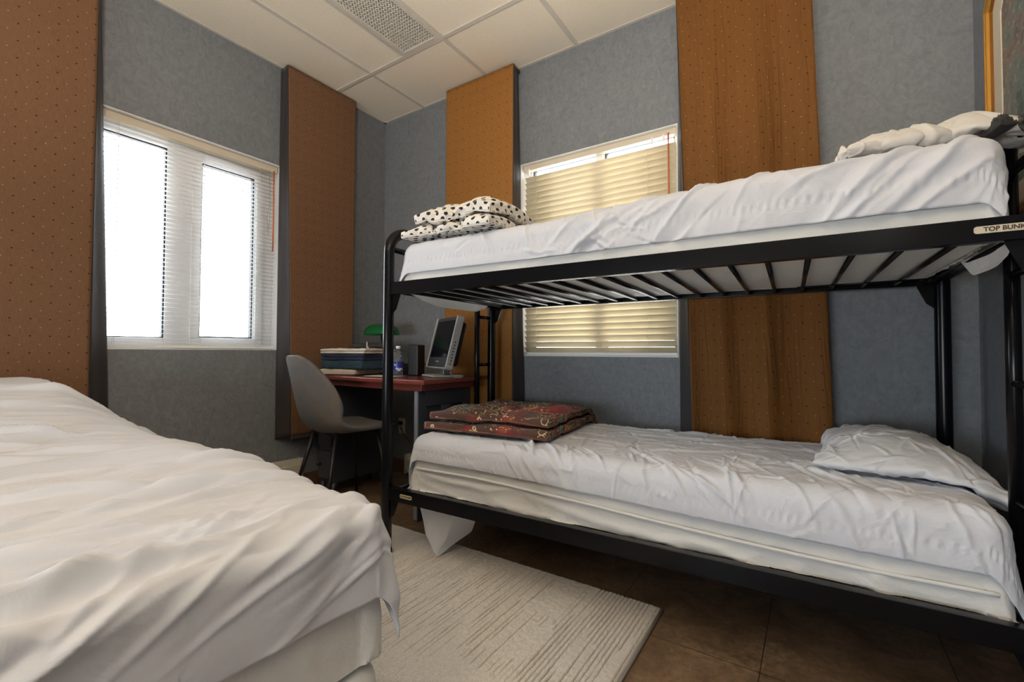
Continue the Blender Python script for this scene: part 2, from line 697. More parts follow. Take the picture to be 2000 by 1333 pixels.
# ceiling: slab of tiles with an opening for each troffer, plus a grid of T-bars
LX0, LX1 = 0.745, 1.035
LY0, LY1 = -1.71, -0.495
mb = MB()
L2 = (1.97, 2.52, -4.55, -3.36)  # opening for the added fill troffer behind the camera
ys = sorted({Y0 - WT, L2[2], L2[3], LY0, LY1, WT})
xs = sorted({-WT, LX0, LX1, L2[0], L2[1], X1 + WT})
for i in range(len(xs) - 1):
    for j in range(len(ys) - 1):
        mx_, my_ = (xs[i] + xs[i + 1]) / 2, (ys[j] + ys[j + 1]) / 2
        if LX0 < mx_ < LX1 and LY0 < my_ < LY1:
            continue
        if L2[0] < mx_ < L2[1] and L2[2] < my_ < L2[3]:
            continue
        mb.box(xs[i], xs[i + 1], ys[j], ys[j + 1], H, H + 0.2)
ceil = tag(mb.build('ceiling', M_CEIL, origin=(0, 0, 0)), kind='structure')
mb = MB()
bw = 0.012
for x in (0.428, 1.045, 1.655, 2.265, 2.875):
    for (a, b) in ((Y0, LY1 - 0.001), (LY1, 0)):
        mb.box(x - bw, x + bw, a, b, H - 0.004, H + 0.002)
for (a, b, yy) in ((0, X1, -0.487),):
    mb.box(a, b, yy - bw, yy + bw, H - 0.0055, H + 0.002)
for yy in (-1.72, -2.94, -4.16):
    mb.box(0, 1.97 if yy == -4.16 else X1, yy - bw, yy + bw, H - 0.0055, H + 0.002)
mb.box(0.726, 0.740, LY0, LY1, H - 0.004, H + 0.002)
# wall angle around the edge
mb.box(0, 0.018, Y0, 0, H - 0.003, H + 0.002)
mb.box(0, X1, -0.018, 0, H - 0.003, H + 0.002)
mb.box(X1 - 0.018, X1, Y0, 0, H - 0.003, H + 0.002)
mb.build('grid_bars', M_TBAR, ceil, origin=None)

M_LOUVER = NT('louver_white').set((0.86, 0.82, 0.74), 0.3, 0.0).m
M_HOUSING = plain('white_reflector', (0.75, 0.72, 0.66), 0.35)
M_TUBE = plain('fluorescent_tube_glass', (0.88, 0.88, 0.86), 0.25)


def troffer(x0, x1, y0, y1, label, lit):
    t = thing('ceiling_light', label, 'ceiling light', ((x0 + x1) / 2, (y0 + y1) / 2, H - 0.005))
    h = MB()
    h.box(x0, x1, y0, y1, H + 0.10, H + 0.115)
    for a in (x0, x1 - 0.006):
        h.box(a, a + 0.006, y0, y1, H, H + 0.10)
    for a in (y0, y1 - 0.006):
        h.box(x0 + 0.006, x1 - 0.006, a, a + 0.006, H, H + 0.10)
    h.build('housing', M_HOUSING, t)
    f = MB()
    w = 0.022
    f.box(x0, x0 + w, y0, y1, H - 0.006, H)
    f.box(x1 - w, x1, y0, y1, H - 0.006, H)
    f.box(x0 + w, x1 - w, y0, y0 + w, H - 0.006, H)
    f.box(x0 + w, x1 - w, y1 - w, y1, H - 0.006, H)
    f.build('frame', M_TBAR, t)
    # small-cell louver
    lv = MB()
    c = 0.0195
    nx = round((x1 - x0 - 2 * w) / c)
    ny = round((y1 - y0 - 2 * w) / c)
    for i in range(nx + 1):
        x = x0 + w + i * (x1 - x0 - 2 * w) / nx
        lv.add([(x - 0.0035, y0 + w, H + 0.001), (x + 0.0035, y0 + w, H + 0.001), (x, y0 + w, H + 0.014),
                (x - 0.0035, y1 - w, H + 0.001), (x + 0.0035, y1 - w, H + 0.001), (x, y1 - w, H + 0.014)],
               [(0, 3, 4, 1), (1, 4, 5, 2), (2, 5, 3, 0)])
    for j in range(ny + 1):
        y = y0 + w + j * (y1 - y0 - 2 * w) / ny
        lv.add([(x0 + w, y - 0.0035, H + 0.001), (x0 + w, y + 0.0035, H + 0.001), (x0 + w, y, H + 0.014),
                (x1 - w, y - 0.0035, H + 0.001), (x1 - w, y + 0.0035, H + 0.001), (x1 - w, y, H + 0.014)],
               [(0, 1, 4, 3), (1, 2, 5, 4), (2, 0, 3, 5)])
    if not lit:
        lv.build('louver', M_LOUVER, t)
    for k in range(2):
        xx = x0 + (x1 - x0) * (0.3 + 0.4 * k)
        MB().tube([(xx, y0 + 0.04, H + 0.055), (xx, y1 - 0.04, H + 0.055)], 0.013).build('tube', M_TUBE, t, True)
    return t


troffer(LX0, LX1, LY0, LY1, 'narrow recessed ceiling light with metal egg-crate louver, unlit', False)
troffer(L2[0], L2[1], L2[2], L2[3], 'added wide recessed ceiling light behind the camera, unseen warm fill', True)

# ------------------------------------------------------------------ windows
def bx4(mb, f, a0, a1, t0, t1, z0, z1):
    """box in a wall frame: f='x' wall at const x, a along y; f='y' wall at const y, a along x"""
    if f == 'x':
        mb.box(t0, t1, a0, a1, z0, z1)
    else:
        mb.box(a0, a1, t0, t1, z0, z1)


def ring(mb, f, a0, a1, z0, z1, w, t0, t1):
    bx4(mb, f, a0, a1, t0, t1, z0, z0 + w)
    bx4(mb, f, a0, a1, t0, t1, z1 - w, z1)
    bx4(mb, f, a0, a0 + w, t0, t1, z0 + w, z1 - w)
    bx4(mb, f, a1 - w, a1, t0, t1, z0 + w, z1 - w)


def make_window(name, f, O, panes, ti, to, label):
    """O opening; panes: list of (a0,a1,z0,z1) glass rectangles, first fixed, others in a sash"""
    t = thing(name, label, 'window', (-0.12, (O[0] + O[1]) / 2, O[2]) if f == 'x' else ((O[0] + O[1]) / 2, 0.12, O[2]))
    del t['category']
    tag(t, kind='structure')
    s = -1 if f == 'x' else 1
    # reveal lining
    lin = MB()
    e = 0.004
    t0, t1 = (-WT, -0.001) if f == 'x' else (0.001, WT)
    bx4(lin, f, O[0], O[0] + e, t0, t1, O[2], O[3])
    bx4(lin, f, O[1] - e, O[1], t0, t1, O[2], O[3])
    bx4(lin, f, O[0] + e, O[1] - e, t0, t1, O[2], O[2] + e)
    bx4(lin, f, O[0] + e, O[1] - e, t0, t1, O[3] - e, O[3])
    lin.build('reveal', M_RECESS, t)
    fr = MB()
    T0, T1 = sorted((s * ti, s * to))
    cuts = [O[0] + e] + [p for q in panes for p in (q[0], q[1])] + [O[1] - e]
    for i in range(0, len(cuts), 2):
        bx4(fr, f, cuts[i], cuts[i + 1], T0, T1, O[2] + e, O[3] - e)
    for q in panes:
        bx4(fr, f, q[0], q[1], T0, T1, O[2] + e, q[2])
        bx4(fr, f, q[0], q[1], T0, T1, q[3], O[3] - e)
    fr.build('window_frame', M_WHITE, t, bevel=0.003)
    for k, q in enumerate(panes):
        g = MB()
        ring(g, f, q[0], q[1], q[2], q[3], 0.007, T0 + 0.012, T1 - 0.008 if s < 0 else T1 - 0.012)
        g.build('gasket', M_GASKET, t)
        mid = (T0 + T1) / 2
        g = MB()
        bx4(g, f, q[0] + 0.002, q[1] - 0.002, mid - 0.003, mid + 0.003, q[2] + 0.002, q[3] - 0.002)
        g.build('glass_pane', M_GLASS, t)
        if k > 0:
            g = MB()
            F0, F1 = (T1, T1 + 0.012) if s < 0 else (T0 - 0.012, T0)
            ring(g, f, q[0] - 0.05, q[1] + 0.05, q[2] - 0.05, q[3] + 0.05, 0.043, F0, F1)
            g.build('sash', M_WHITE, t, bevel=0.003)
    return t


make_window('window_1', 'x', WA, [(-1.735, -1.40, 0.965, 1.985), (-1.235, -0.945, 0.975, 1.965)], 0.085, 0.14,
            'white framed casement window in the left wall, blown out by daylight')
make_window('window_2', 'y', WB, [(1.30, 1.735, 0.92, 2.066), (1.785, 2.18, 0.92, 2.066)], 0.085, 0.14,
            'white framed window behind the cream blind in the back wall')

# simple frame with glass for the added fill window in the rear wall
t = thing('fill_window', 'invented white framed window behind the camera, added as daylight fill', 'window', ((W_FILL[0] + W_FILL[1]) / 2, YR - 0.1, W_FILL[2]))
del t['category']
tag(t, kind='structure')
g = MB()
ring(g, 'y', W_FILL[0], W_FILL[1], W_FILL[2], W_FILL[3], 0.05, YR - 0.14, YR - 0.08)
_mx = (W_FILL[0] + W_FILL[1]) / 2
g.box(_mx - 0.03, _mx + 0.03, YR - 0.14, YR - 0.08, W_FILL[2] + 0.05, W_FILL[3] - 0.05)
g.build('window_frame', M_WHITE, t)
for a, b in ((W_FILL[0] + 0.05, _mx - 0.03), (_mx + 0.03, W_FILL[1] - 0.05)):
    MB().box(a, b, YR - 0.115, YR - 0.108, W_FILL[2] + 0.05, W_FILL[3] - 0.05).build('glass_pane', M_GLASS, t)

# ------------------------------------------------------------------ blinds
def slat_mesh(f, a0, a1, pos, zs, width, tilt, camber=0.0016):
    """slats: tilt 0 = flat/open; +ve raises the room-side edge"""
    V, Fc = [], []
    n = 4
    for z in zs:
        for e_, a in enumerate((a0, a1)):
            for k in range(n + 1):
                s = (k / n - 0.5) * width
                c = camber * (1 - (2 * k / n - 1) ** 2)
                dt = s * math.cos(tilt) - c * math.sin(tilt)
                dz = s * math.sin(tilt) + c * math.cos(tilt)
                V.append((pos + dt, a, z + dz) if f == 'x' else (a, pos - dt, z + dz))
        b = len(V) - 2 * (n + 1)
        for k in range(n):
            Fc.append((b + k, b + k + 1, b + n + 1 + k + 1, b + n + 1 + k))
    return V, Fc


def make_blind(label, f, a0, a1, z0, z1, pitch, width, tilt, pos, mats, wand_a, wand_len, cords, headz, gap=0.006):
    mslat, mhead, mrail = mats
    base = (pos, (a0 + a1) / 2, z0) if f == 'x' else ((a0 + a1) / 2, pos, z0)
    t = thing('window_blind', label, 'blind', base)
    g = MB()
    bx4(g, f, a0, a1, pos - 0.02, pos + 0.02, headz[0], headz[1])
    g.build('headrail', mhead, t, bevel=0.003)
    zs = np.arange(z0 + 0.028, headz[0] - gap, pitch)
    V, Fc = slat_mesh(f, a0 + 0.004, a1 - 0.004, pos, zs, width, tilt)
    o = mesh('slats', V, Fc, mslat, t, True)
    solid(o, 0.0006)
    g = MB()
    bx4(g, f, a0 + 0.003, a1 - 0.003, pos - 0.012, pos + 0.012, z0, z0 + 0.016)
    g.build('bottom_rail', mrail, t, bevel=0.003)
    for ca_ in cords:
        g = MB()
        for off in (-0.014, 0.014):
            p = pos + off
            pts = [(p, ca_, z0 + 0.01), (p, ca_, headz[0] + 0.01)] if f == 'x' else [(ca_, p, z0 + 0.01), (ca_, p, headz[0] + 0.01)]
            g.tube(pts, 0.0009, 6)
        g.build('ladder_cord', M_CORD, t, True)
    if wand_a is not None:
        s = 1 if f == 'x' else -1
        q = pos + s * 0.030
        pts = [(q, wand_a, headz[0] + 0.005), (q, wand_a, headz[0] - wand_len)] if f == 'x' else [(wand_a, q, headz[0] + 0.005), (wand_a + 0.004, q, headz[0] - wand_len)]
        MB().tube(pts, 0.0042, 8).build('tilt_wand', M_WAND, t, True)
        q2 = pos + s * 0.02
        g = MB()
        hk = (q2, wand_a, headz[0] + 0.006) if f == 'x' else (wand_a, q2, headz[0] + 0.006)
        g.tube([hk, (q if f == 'x' else wand_a, wand_a if f == 'x' else q, headz[0] + 0.006)], 0.003, 8)
        g.build('wand_hook', M_CORD, t, True)
    return t


bA = make_blind('open white horizontal blind over the bright left window', 'x', WA[0] + 0.01, WA[1] - 0.012, WA[2] + 0.008, WA[3] - 0.006,
                0.0235, 0.019, math.radians(3), -0.045, (M_BLIND_A, M_HEAD_B, M_HEADW), -0.865, 0.50, (-1.62, -1.245, -0.94), (WA[3] - 0.045, WA[3] - 0.006))
g = MB()
g.tube([(-0.012, -0.895, 2.02), (-0.012, -0.893, 1.80), (-0.012, -0.905, 1.72), (-0.012, -0.90, 1.64)], 0.0012, 6)
g.tube([(-0.012, -0.895, 2.02), (-0.013, -0.885, 1.80), (-0.012, -0.898, 1.62)], 0.0012, 6)
g.build('pull_cord', plain('grey_cord', (0.3, 0.28, 0.26), 0.7), bA, True)
bB = make_blind('closed cream horizontal blind glowing over the back window', 'y', WB[0] + 0.01, WB[1] - 0.012, WB[2] + 0.008, WB[3],
                0.0345, 0.0412, math.radians(54), 0.045, (M_BLIND_B, M_HEAD_B, M_HEADW), 2.165, 0.62, (1.36, 2.05), (WB[3] - 0.036, WB[3] - 0.004), 0.034)
for x in (1.31, 2.08, 2.14):
    MB().box(x - 0.005, x + 0.005, 0.018, 0.028, WB[3] - 0.068, WB[3] - 0.030).build('bracket', M_HEADW, bB)

# ------------------------------------------------------------------ curtains
M_TRIM = plain('tan_hem_edge', (0.45, 0.27, 0.14), 0.6)


def curtain(label, f, a_out, a_in, a_wall, z0, mat, fold=0.0, seed=0, rev=0.088, z_top=H - 0.012, flare=(0, 0), wflare=0.0):
    """f: wall orientation; a_out = edge away from the window, a_in = edge toward it,
    a_wall = where the black border meets the wall; flare = outward shift of the edges at the hem"""
    s = 1 if a_in > a_out else -1
    nz = 90
    # cross-section of the front panel: short return to the wall, then the face
    u_ret = np.linspace(0, 1, 8)
    face = np.linspace(0, 1, 70)
    V, UV = [], []
    zs = np.linspace(z_top, z0, nz)
    wid = abs(a_in - a_out)
    ncol = len(u_ret) - 1 + len(face)
    for z in zs:
        q = (z_top - z) / (z_top - z0)
        ao = a_out - s * flare[0] * q
        ai = a_in + s * flare[1] * q
        for u in u_ret[:-1]:
            r = u * rev
            V.append((ao, -r if f == 'y' else r, z))
            UV.append((-rev + u * rev, z))
        for u in face:
            a = ao + (ai - ao) * u
            d = rev + fold * q ** 0.5 * (0.6 * math.sin(u * 19 + 1.2 * float(pn(z * 0.7, u * 3, seed))) * (0.25 + u) + 0.9 * float(pn(u * 5, z * 0.5, seed + 4)))
            d += 0.003 * float(pn(u * 3 + 5, z * 1.2, seed + 9))
            if u < 0.04:
                d = d * (0.5 + 0.5 * u / 0.04) + rev * 0.5 * (1 - u / 0.04)
            V.append((a, -d if f == 'y' else d, z))
            UV.append((u * wid, z))
    V = np.array(V)
    if f == 'x':
        V = V[:, [1, 0, 2]]
    base = (0.05, (a_out + a_in) / 2, z0) if f == 'x' else ((a_out + a_in) / 2, -0.05, z0)
    t = thing('curtain', label, 'curtain', base)
    o = mesh('fabric_panel', V, grid_faces(nz, ncol), mat, t, True, uv=np.array(UV))
    solid(o, 0.002)
    # black border: from the face edge back to the wall, wider toward the hem
    Vb = []
    nb = 12
    for z in zs:
        q = (z_top - z) / (z_top - z0)
        ai = a_in + s * flare[1] * q
        aw = a_wall + s * wflare * q
        for k in range(nb):
            u = k / (nb - 1)
            d_face = rev - 0.002
            a = ai + s * 0.001 + (aw - ai) * u + s * 0.004 * math.sin(z * 3 + u * 4) * u * (1 - u) * 4
            Vb.append((a, (1 - u) * d_face + 0.006 * u, z - 0.02 * u * (z < z0 + 0.001)))
    Vb = np.array(Vb)
    Vb = Vb[:, [1, 0, 2]] if f == 'x' else Vb * [1, -1, 1]
    ob = mesh('black_border', Vb, grid_faces(nz, nb), M_LINING, t, True)
    solid(ob, 0.002)
    # top board from the wall, and black hem band
    g = MB()
    lo, hi = sorted((a_out + s * 0.006, a_in - s * 0.004))
    bx4(g, f, lo, hi, *((0.001, rev - 0.006) if f == 'x' else (-(rev - 0.006), -0.001)), z_top - 0.02, z_top)
    g.build('mounting_board', M_LINING, t)
    hem = []
    for z in (z0 + 0.0, z0 - 0.032):
        for k in range(40):
            u = k / 39
            a = a_out + (a_in - a_out) * u - s * flare[0] * (1 - u) + s * flare[1] * u
            i = (nz - 1) * ncol + len(u_ret) - 1 + int(u * (len(face) - 1))
            dd = abs(V[i][0] if f == 'x' else V[i][1])
            hem.append((dd, a, z) if f == 'x' else (a, -dd, z))
    oh = mesh('hem_band', hem, grid_faces(2, 40), M_LINING, t, True)
    solid(oh, 0.003)
    return t


curtain('brown dotted curtain left of the bright window, behind the big bed', 'x', -2.60, -1.735, -1.712, 0.36, M_CURT_A, 0.0, 1, wflare=0.075)
curtain('brown curtain between the bright window and the room corner, above the chair', 'x', -0.345, -0.842, -0.842, 0.37, M_CURT_A, 0.0, 2, flare=(0, -0.055), wflare=0.0)
curtain('flat amber curtain on the back wall behind the monitor', 'y', 0.718, 1.262, 1.245, 0.37, M_CURT_B, 0.0, 3, wflare=0.06)
curtain('crinkled amber curtain with soft folds right of the cream blind', 'y', 2.785, 2.232, 2.225, 0.37, M_CURT_C, 0.030, 4, flare=(0.07, -0.075), wflare=0.0)

# ------------------------------------------------------------------ bunk bed
BZ = 0.03768
RV = np.array([math.cos(BZ), math.sin(BZ), 0])
PV = np.array([-math.sin(BZ), math.cos(BZ), 0])


def bp(a, p, z):
    v = a * RV + p * PV
    return (v[0], v[1], z)


def bpa(A):
    """array of (a,p,z) -> world"""
    A = np.asarray(A, float)
    w = A[:, :1] * RV + A[:, 1:2] * PV
    w[:, 2] = A[:, 2]
    return w


AL, AR, PF, PB = 1.168, 3.165, -1.045, -0.225
bunk = thing('bunk_bed', 'black metal tube bunk bed with slatted upper deck standing on the tiled floor', 'bunk bed', bp((AL + AR) / 2, (PF + PB) / 2, 0), BZ)


def bbox(a0, a1, p0, p1, z0, z1):
    V = [(a0, p0, z0), (a1, p0, z0), (a1, p1, z0), (a0, p1, z0), (a0, p0, z1), (a1, p0, z1), (a1, p1, z1), (a0, p1, z1)]
    m_ = MB()
    m_.add(bpa(V), [(3, 2, 1, 0), (4, 5, 6, 7), (0, 1, 5, 4), (1, 2, 6, 5), (2, 3, 7, 6), (3, 0, 4, 7)])
    return m_


def end_frame(a, ladder_p, lad_side):
    R = 0.105
    zt = 1.445
    pts = [(a, PF, 0.012)]
    pts += [(a, PF, z) for z in (0.4, 0.9, zt - R)]
    for k in range(1, 9):
        th = k / 8 * PI / 2
        pts.append((a, PF + R - R * math.cos(th), zt - R + R * math.sin(th)))
    for k in range(0, 9):
        th = k / 8 * PI / 2
        pts.append((a, PB - R + R * math.sin(th), zt - R + R * math.cos(th)))
    pts += [(a, PB, z) for z in (0.9, 0.4, 0.012)]
    MB().tube([bp(*p) for p in pts], 0.0235, 18).build('end_frame', M_BLACK, bunk, True)
    for p in (PF, PB):
        MB().tube([bp(a, p, 0), bp(a, p, 0.03)], 0.0255, 18).build('foot_cap', M_LEG, bunk, True)
    for z in (1.36, 1.175, 0.275):
        MB().tube([bp(a, PF, z), bp(a, PB, z)], 0.0125, 12).build('cross_bar', M_BLACK, bunk, True)
    MB().tube([bp(a, ladder_p, 0.275), bp(a, ladder_p, zt)], 0.0155, 12).build('ladder_post', M_BLACK, bunk, True)
    other = PB if lad_side > 0 else PF
    for z in (0.53, 0.825, 1.10):
        MB().tube([bp(a, ladder_p, z), bp(a, other, z)], 0.0095, 10).build('rung', M_BLACK, bunk, True)


end_frame(AL, -0.372, 1)
end_frame(AR + 0.01, -0.84, -1)


def rail(p, z0, z1):
    # angle-iron rail: vertical face and inward flange
    s = 1 if p < -0.6 else -1
    m_ = bbox(AL + 0.02, AR - 0.005, min(p, p + s * 0.0035), max(p, p + s * 0.0035), z0, z1)
    f_ = bbox(AL + 0.02, AR - 0.005, min(p + s * 0.0035, p + s * 0.03), max(p + s * 0.0035, p + s * 0.03), z0 if z0 > 1 else z1 - 0.004, z0 + 0.004 if z0 > 1 else z1)
    m_.add(f_.V, f_.F)
    return m_.build('side_rail', M_BLACK, bunk, bevel=0.001)


rail(PF - 0.012, 1.152, 1.206)
rail(PB + 0.012, 1.152, 1.206)
rail(PF - 0.012, 0.250, 0.306)
rail(PB + 0.012, 0.250, 0.306)
SL = [1.262 + 0.0985 * i for i in range(20)]
for a in SL:
    MB().tube([bp(a, PF - 0.006, 1.163), bp(a, PB + 0.006, 1.163)], 0.0078, 10).build('slat', M_BLACK, bunk, True)
for a in SL[::1]:
    MB().tube([bp(a, PF - 0.006, 0.290), bp(a, PB + 0.006, 0.290)], 0.0078, 10).build('slat', M_BLACK, bunk, True)
# wire brace under the deck and hook brackets
MB().tube([bp(2.72, -0.44, 1.150), bp(3.14, -0.46, 1.150)], 0.003, 8).build('brace_wire', M_BLACK, bunk, True)
for a, sa in ((AL, 1), (AR + 0.01, -1)):
    for p in (PF, PB):
        for zb in (1.152, 0.25):
            g = MB()
            g.add(bpa([(a + sa * 0.02, p - 0.003, zb + 0.05), (a + sa * 0.075, p - 0.003, zb + 0.05), (a + sa * 0.07, p - 0.003, zb - 0.005), (a + sa * 0.045, p - 0.003, zb - 0.065), (a + sa * 0.022, p - 0.003, zb - 0.085),
                       (a + sa * 0.02, p + 0.003, zb + 0.05), (a + sa * 0.075, p + 0.003, zb + 0.05), (a + sa * 0.07, p + 0.003, zb - 0.005), (a + sa * 0.045, p + 0.003, zb - 0.065), (a + sa * 0.022, p + 0.003, zb - 0.085)]),
                  [(0, 1, 2, 3, 4), (9, 8, 7, 6, 5), (0, 5, 6, 1), (1, 6, 7, 2), (2, 7, 8, 3), (3, 8, 9, 4), (4, 9, 5, 0)])
            g.build('corner_bracket', M_BLACK, bunk)


def sticker(a0, a1, z0, z1, p, mat, text=None, size=0.02, lines=1):
    # rounded label plate on the rail face
    V, n = [], 8
    r = (z1 - z0) / 2 * 0.7
    for cx_, cz_, th0 in ((a1 - r, z1 - r, 0), (a0 + r, z1 - r, PI / 2), (a0 + r, z0 + r, PI), (a1 - r, z0 + r, 1.5 * PI)):
        for k in range(n + 1):
            th = th0 + k / n * PI / 2
            V.append((cx_ + r * math.cos(th), p, cz_ + r * math.sin(th)))
    N = len(V)
    V2 = V + [(v[0], p + 0.0012, v[2]) for v in V]
    Fc = [tuple(range(N))[::-1], tuple(range(N, 2 * N))] + [(i, (i + 1) % N, (i + 1) % N + N, i + N) for i in range(N)]
    st = mesh('sticker', bpa(V2), Fc, mat, bunk)
    if text:
        cu = bpy.data.curves.new('lettering', 'FONT')
        cu.body = text
        cu.size = size
        cu.extrude = 0.0003
        cu.offset = 0.0004
        cu.align_x = 'CENTER'
        cu.align_y = 'CENTER'
        cu.space_line = 0.9
        ob = bpy.data.objects.new('tmp_text', cu)
        COL.objects.link(ob)
        dg = bpy.context.evaluated_depsgraph_get()
        me = bpy.data.meshes.new_from_object(ob.evaluated_get(dg))
        V = np.array([v.co[:] for v in me.vertices])
        Fc = [tuple(p_.vertices) for p_ in me.polygons]
        bpy.data.objects.remove(ob)
        A = np.stack([(a0 + a1) / 2 + V[:, 0], p - 0.0004 - V[:, 2], (z0 + z1) / 2 + V[:, 1]], 1)
        mesh('lettering', bpa(A), Fc, M_INK, st)
    return st


sticker(3.052, 3.150, 1.171, 1.1875, PF - 0.0135, M_STICK, 'TOP BUNK', 0.0135)
sticker(1.262, 1.33, 0.272, 0.288, PF - 0.0135, M_STICKY, 'BOTTOM BUNK', 0.0085)


# ------------------------------------------------------------------ cloth
def drape(c0, c1, q0, q1, ztop, r, over, n=(200, 120), disp=None, flute=0.0, seed=0, cornerk=0.35, gather=8.0, under=None):
    """cloth lying over a slab [c0,c1]x[q0,q1] with rounded edge radius r and overhangs
    over=(left,right,front,back) measured past the rounded edge. returns A (a,p,z), UV, nu,nv"""
    L, R_, F_, B_ = over
    us = np.linspace(c0 - L, c1 + R_, n[0])
    vs = np.linspace(q0 - F_, q1 + B_, n[1])
    Ug, Vg = np.meshgrid(us, vs, indexing='ij')
    iu0, iu1, iv0, iv1 = c0 + r, c1 - r, q0 + r, q1 - r
    px = np.clip(Ug, iu0, iu1)
    py = np.clip(Vg, iv0, iv1)
    ex, ey = Ug - px, Vg - py
    e = np.hypot(ex, ey)
    es = np.where(e < 1e-9, 1, e)
    nx, ny = ex / es, ey / es
    arc = r * PI / 2
    th = np.clip(e / r, 0, PI / 2)
    off = r * np.sin(th)
    drop = r * (1 - np.cos(th)) + np.clip(e - arc, 0, None)
    # flutes where the cloth hangs free
    hang = np.clip((e - arc) / 0.15, 0, 1)
    per = (Ug - c0) + (Vg - q0)
    fl = flute * hang * (pn(per * gather, e * 2, seed) + 0.4 * pn(per * gather * 2.3, e * 3, seed + 1))
    cornerness = np.minimum(np.abs(ex), np.abs(ey)) / np.maximum(es, 0.05)
    fl = fl + cornerness * hang * cornerk * 0.1
    X = px + nx * (off + fl)
    Y = py + ny * (off + fl)
    Z = ztop - drop
    # wrinkle displacement along the surface normal
    nxz = np.sin(th)
    nzz = np.cos(th)
    if disp is not None:
        d = disp(Ug, Vg, e, hang)
        X = X + nx * nxz * d
        Y = Y + ny * nxz * d
        Z = Z + nzz * d
    A = np.stack([X, Y, Z], -1).reshape(-1, 3)
    UV = np.stack([Ug, Vg], -1).reshape(-1, 2)
    return A, UV, n[0], n[1]


def cushion(c, size, T, rz, seed, n=80, puff=0.42, flat=0.35, wr=0.01, pinch=0.12, p=2.6, ws=6.0, tilt=(0, 0)):
    """pillow-like closed blob; c = centre of its underside plane"""
    u = np.linspace(-1, 1, n)
    U, V = np.meshgrid(u, u, indexing='ij')
    # concentrate rows toward the seam
    U = np.sin(U * PI / 2)
    V = np.sin(V * PI / 2)
    prof = np.clip((1 - np.abs(U) ** p) * (1 - np.abs(V) ** p), 0, 1) ** puff
    k = 1 - pinch * (1 - (1 - U ** 2)) * 0
    X = U * (1 - pinch * (1 - np.abs(V)) ** 1 * np.abs(U) ** 6 * 0.5 + 0 * V)
    Y = V * (1 - pinch * (1 - np.abs(U)) ** 1 * np.abs(V) ** 6 * 0.5)
    X = X + 0.04 * pn(V * 2, U * 0 + seed, seed) * np.abs(U)
    Y = Y + 0.05 * pn(U * 2, V * 0 + seed, seed + 5) * np.abs(V)
    rad = np.maximum(np.abs(U), np.abs(V))
    wrk = wr * (ridge(U * ws * 0.5 + 0.4 * pn(U * 2, V * 2, seed), V * ws * 0.5, seed + 2, 3) * 1.2 + 0.7 * ridge(U * ws, V * ws * 0.8, seed + 3, 3)
                + 0.9 * pn(U * 2.1, V * 1.7, seed + 4) - 0.5) * np.clip((1 - rad) * 8, 0.15, 1)
    top = T * (1 - flat) * prof + wrk * prof ** 0.3
    bot = -T * flat * prof
    z0 = T * flat
    cz, sz = math.cos(rz), math.sin(rz)
    out = []
    for zz in (top, bot):
        x = X * size[0] / 2
        y = Y * size[1] / 2
        z = zz + z0 + tilt[0] * x + tilt[1] * y
        out.append(np.stack([c[0] + x * cz - y * sz, c[1] + x * sz + y * cz, c[2] + z], -1).reshape(-1, 3))
    Vv = np.concatenate(out)
    Fc = grid_faces(n, n)
    Fb = [tuple(i + n * n for i in f[::-1]) for f in Fc]
    # weld rims
    rim = []
    idx = np.arange(n * n).reshape(n, n)
    mask = np.zeros((n, n), bool)
    mask[0, :] = mask[-1, :] = mask[:, 0] = mask[:, -1] = True
    remap = {}
    for i, j in zip(*np.where(mask)):
        remap[int(idx[i, j]) + n * n] = int(idx[i, j])
    Fb = [tuple(remap.get(i, i) for i in f) for f in Fb]
    UVt = np.stack([U * size[0] / 2, V * size[1] / 2], -1).reshape(-1, 2)
    UV = np.concatenate([UVt, UVt])
    # grid (i,j) orientation: u x v = +z for top
    Ft = [f[::1] for f in Fc]
    return Vv, Ft + Fb, UV


def merge(parts):
    V, Fc, UV = [], [], []
    n = 0
    for v, f, uv in parts:
        V.append(v)
        UV.append(uv)
        Fc += [tuple(i + n for i in q) for q in f]
        n += len(v)
    return np.concatenate(V), Fc, np.concatenate(UV)


def creases(U, V, n, box, ang, length, width, amp, seed, curv=0.0, sharp=1.4, pts=None):
    """sum of tapered fold lines; ang(u,v,rs) gives the direction of each"""
    rs = np.random.RandomState(seed)
    out = np.zeros_like(U)
    for i in range(n):
        u0 = rs.uniform(box[0], box[1])
        v0 = rs.uniform(box[2], box[3])
        th = ang(u0, v0, rs)
        L = rs.uniform(*length)
        w = rs.uniform(*width)
        a = rs.uniform(*amp) * (1 if rs.rand() < 0.8 else -1)
        c = rs.uniform(-1, 1) * curv
        m_ = (np.abs(U - u0) < L * 0.75) & (np.abs(V - v0) < L * 0.75)
        if not m_.any():
            continue
        x = U[m_] - u0
        y = V[m_] - v0
        s_ = x * math.cos(th) + y * math.sin(th)
        t_ = -x * math.sin(th) + y * math.cos(th) - c * s_ * s_
        t_ = t_ + 0.25 * w * np.sin(s_ * 21 + i)
        tap = np.clip(1 - (2 * s_ / L) ** 2, 0, 1) ** 1.5
        ww = w * (0.5 + 0.5 * tap) * np.where(t_ > 0, 1.0, 0.55)
        out[m_] += a * tap * (np.exp(-np.abs(t_ / ww) ** sharp) - 0.35 * np.exp(-((t_ - 1.9 * w) / (1.3 * w)) ** 2))
    return out


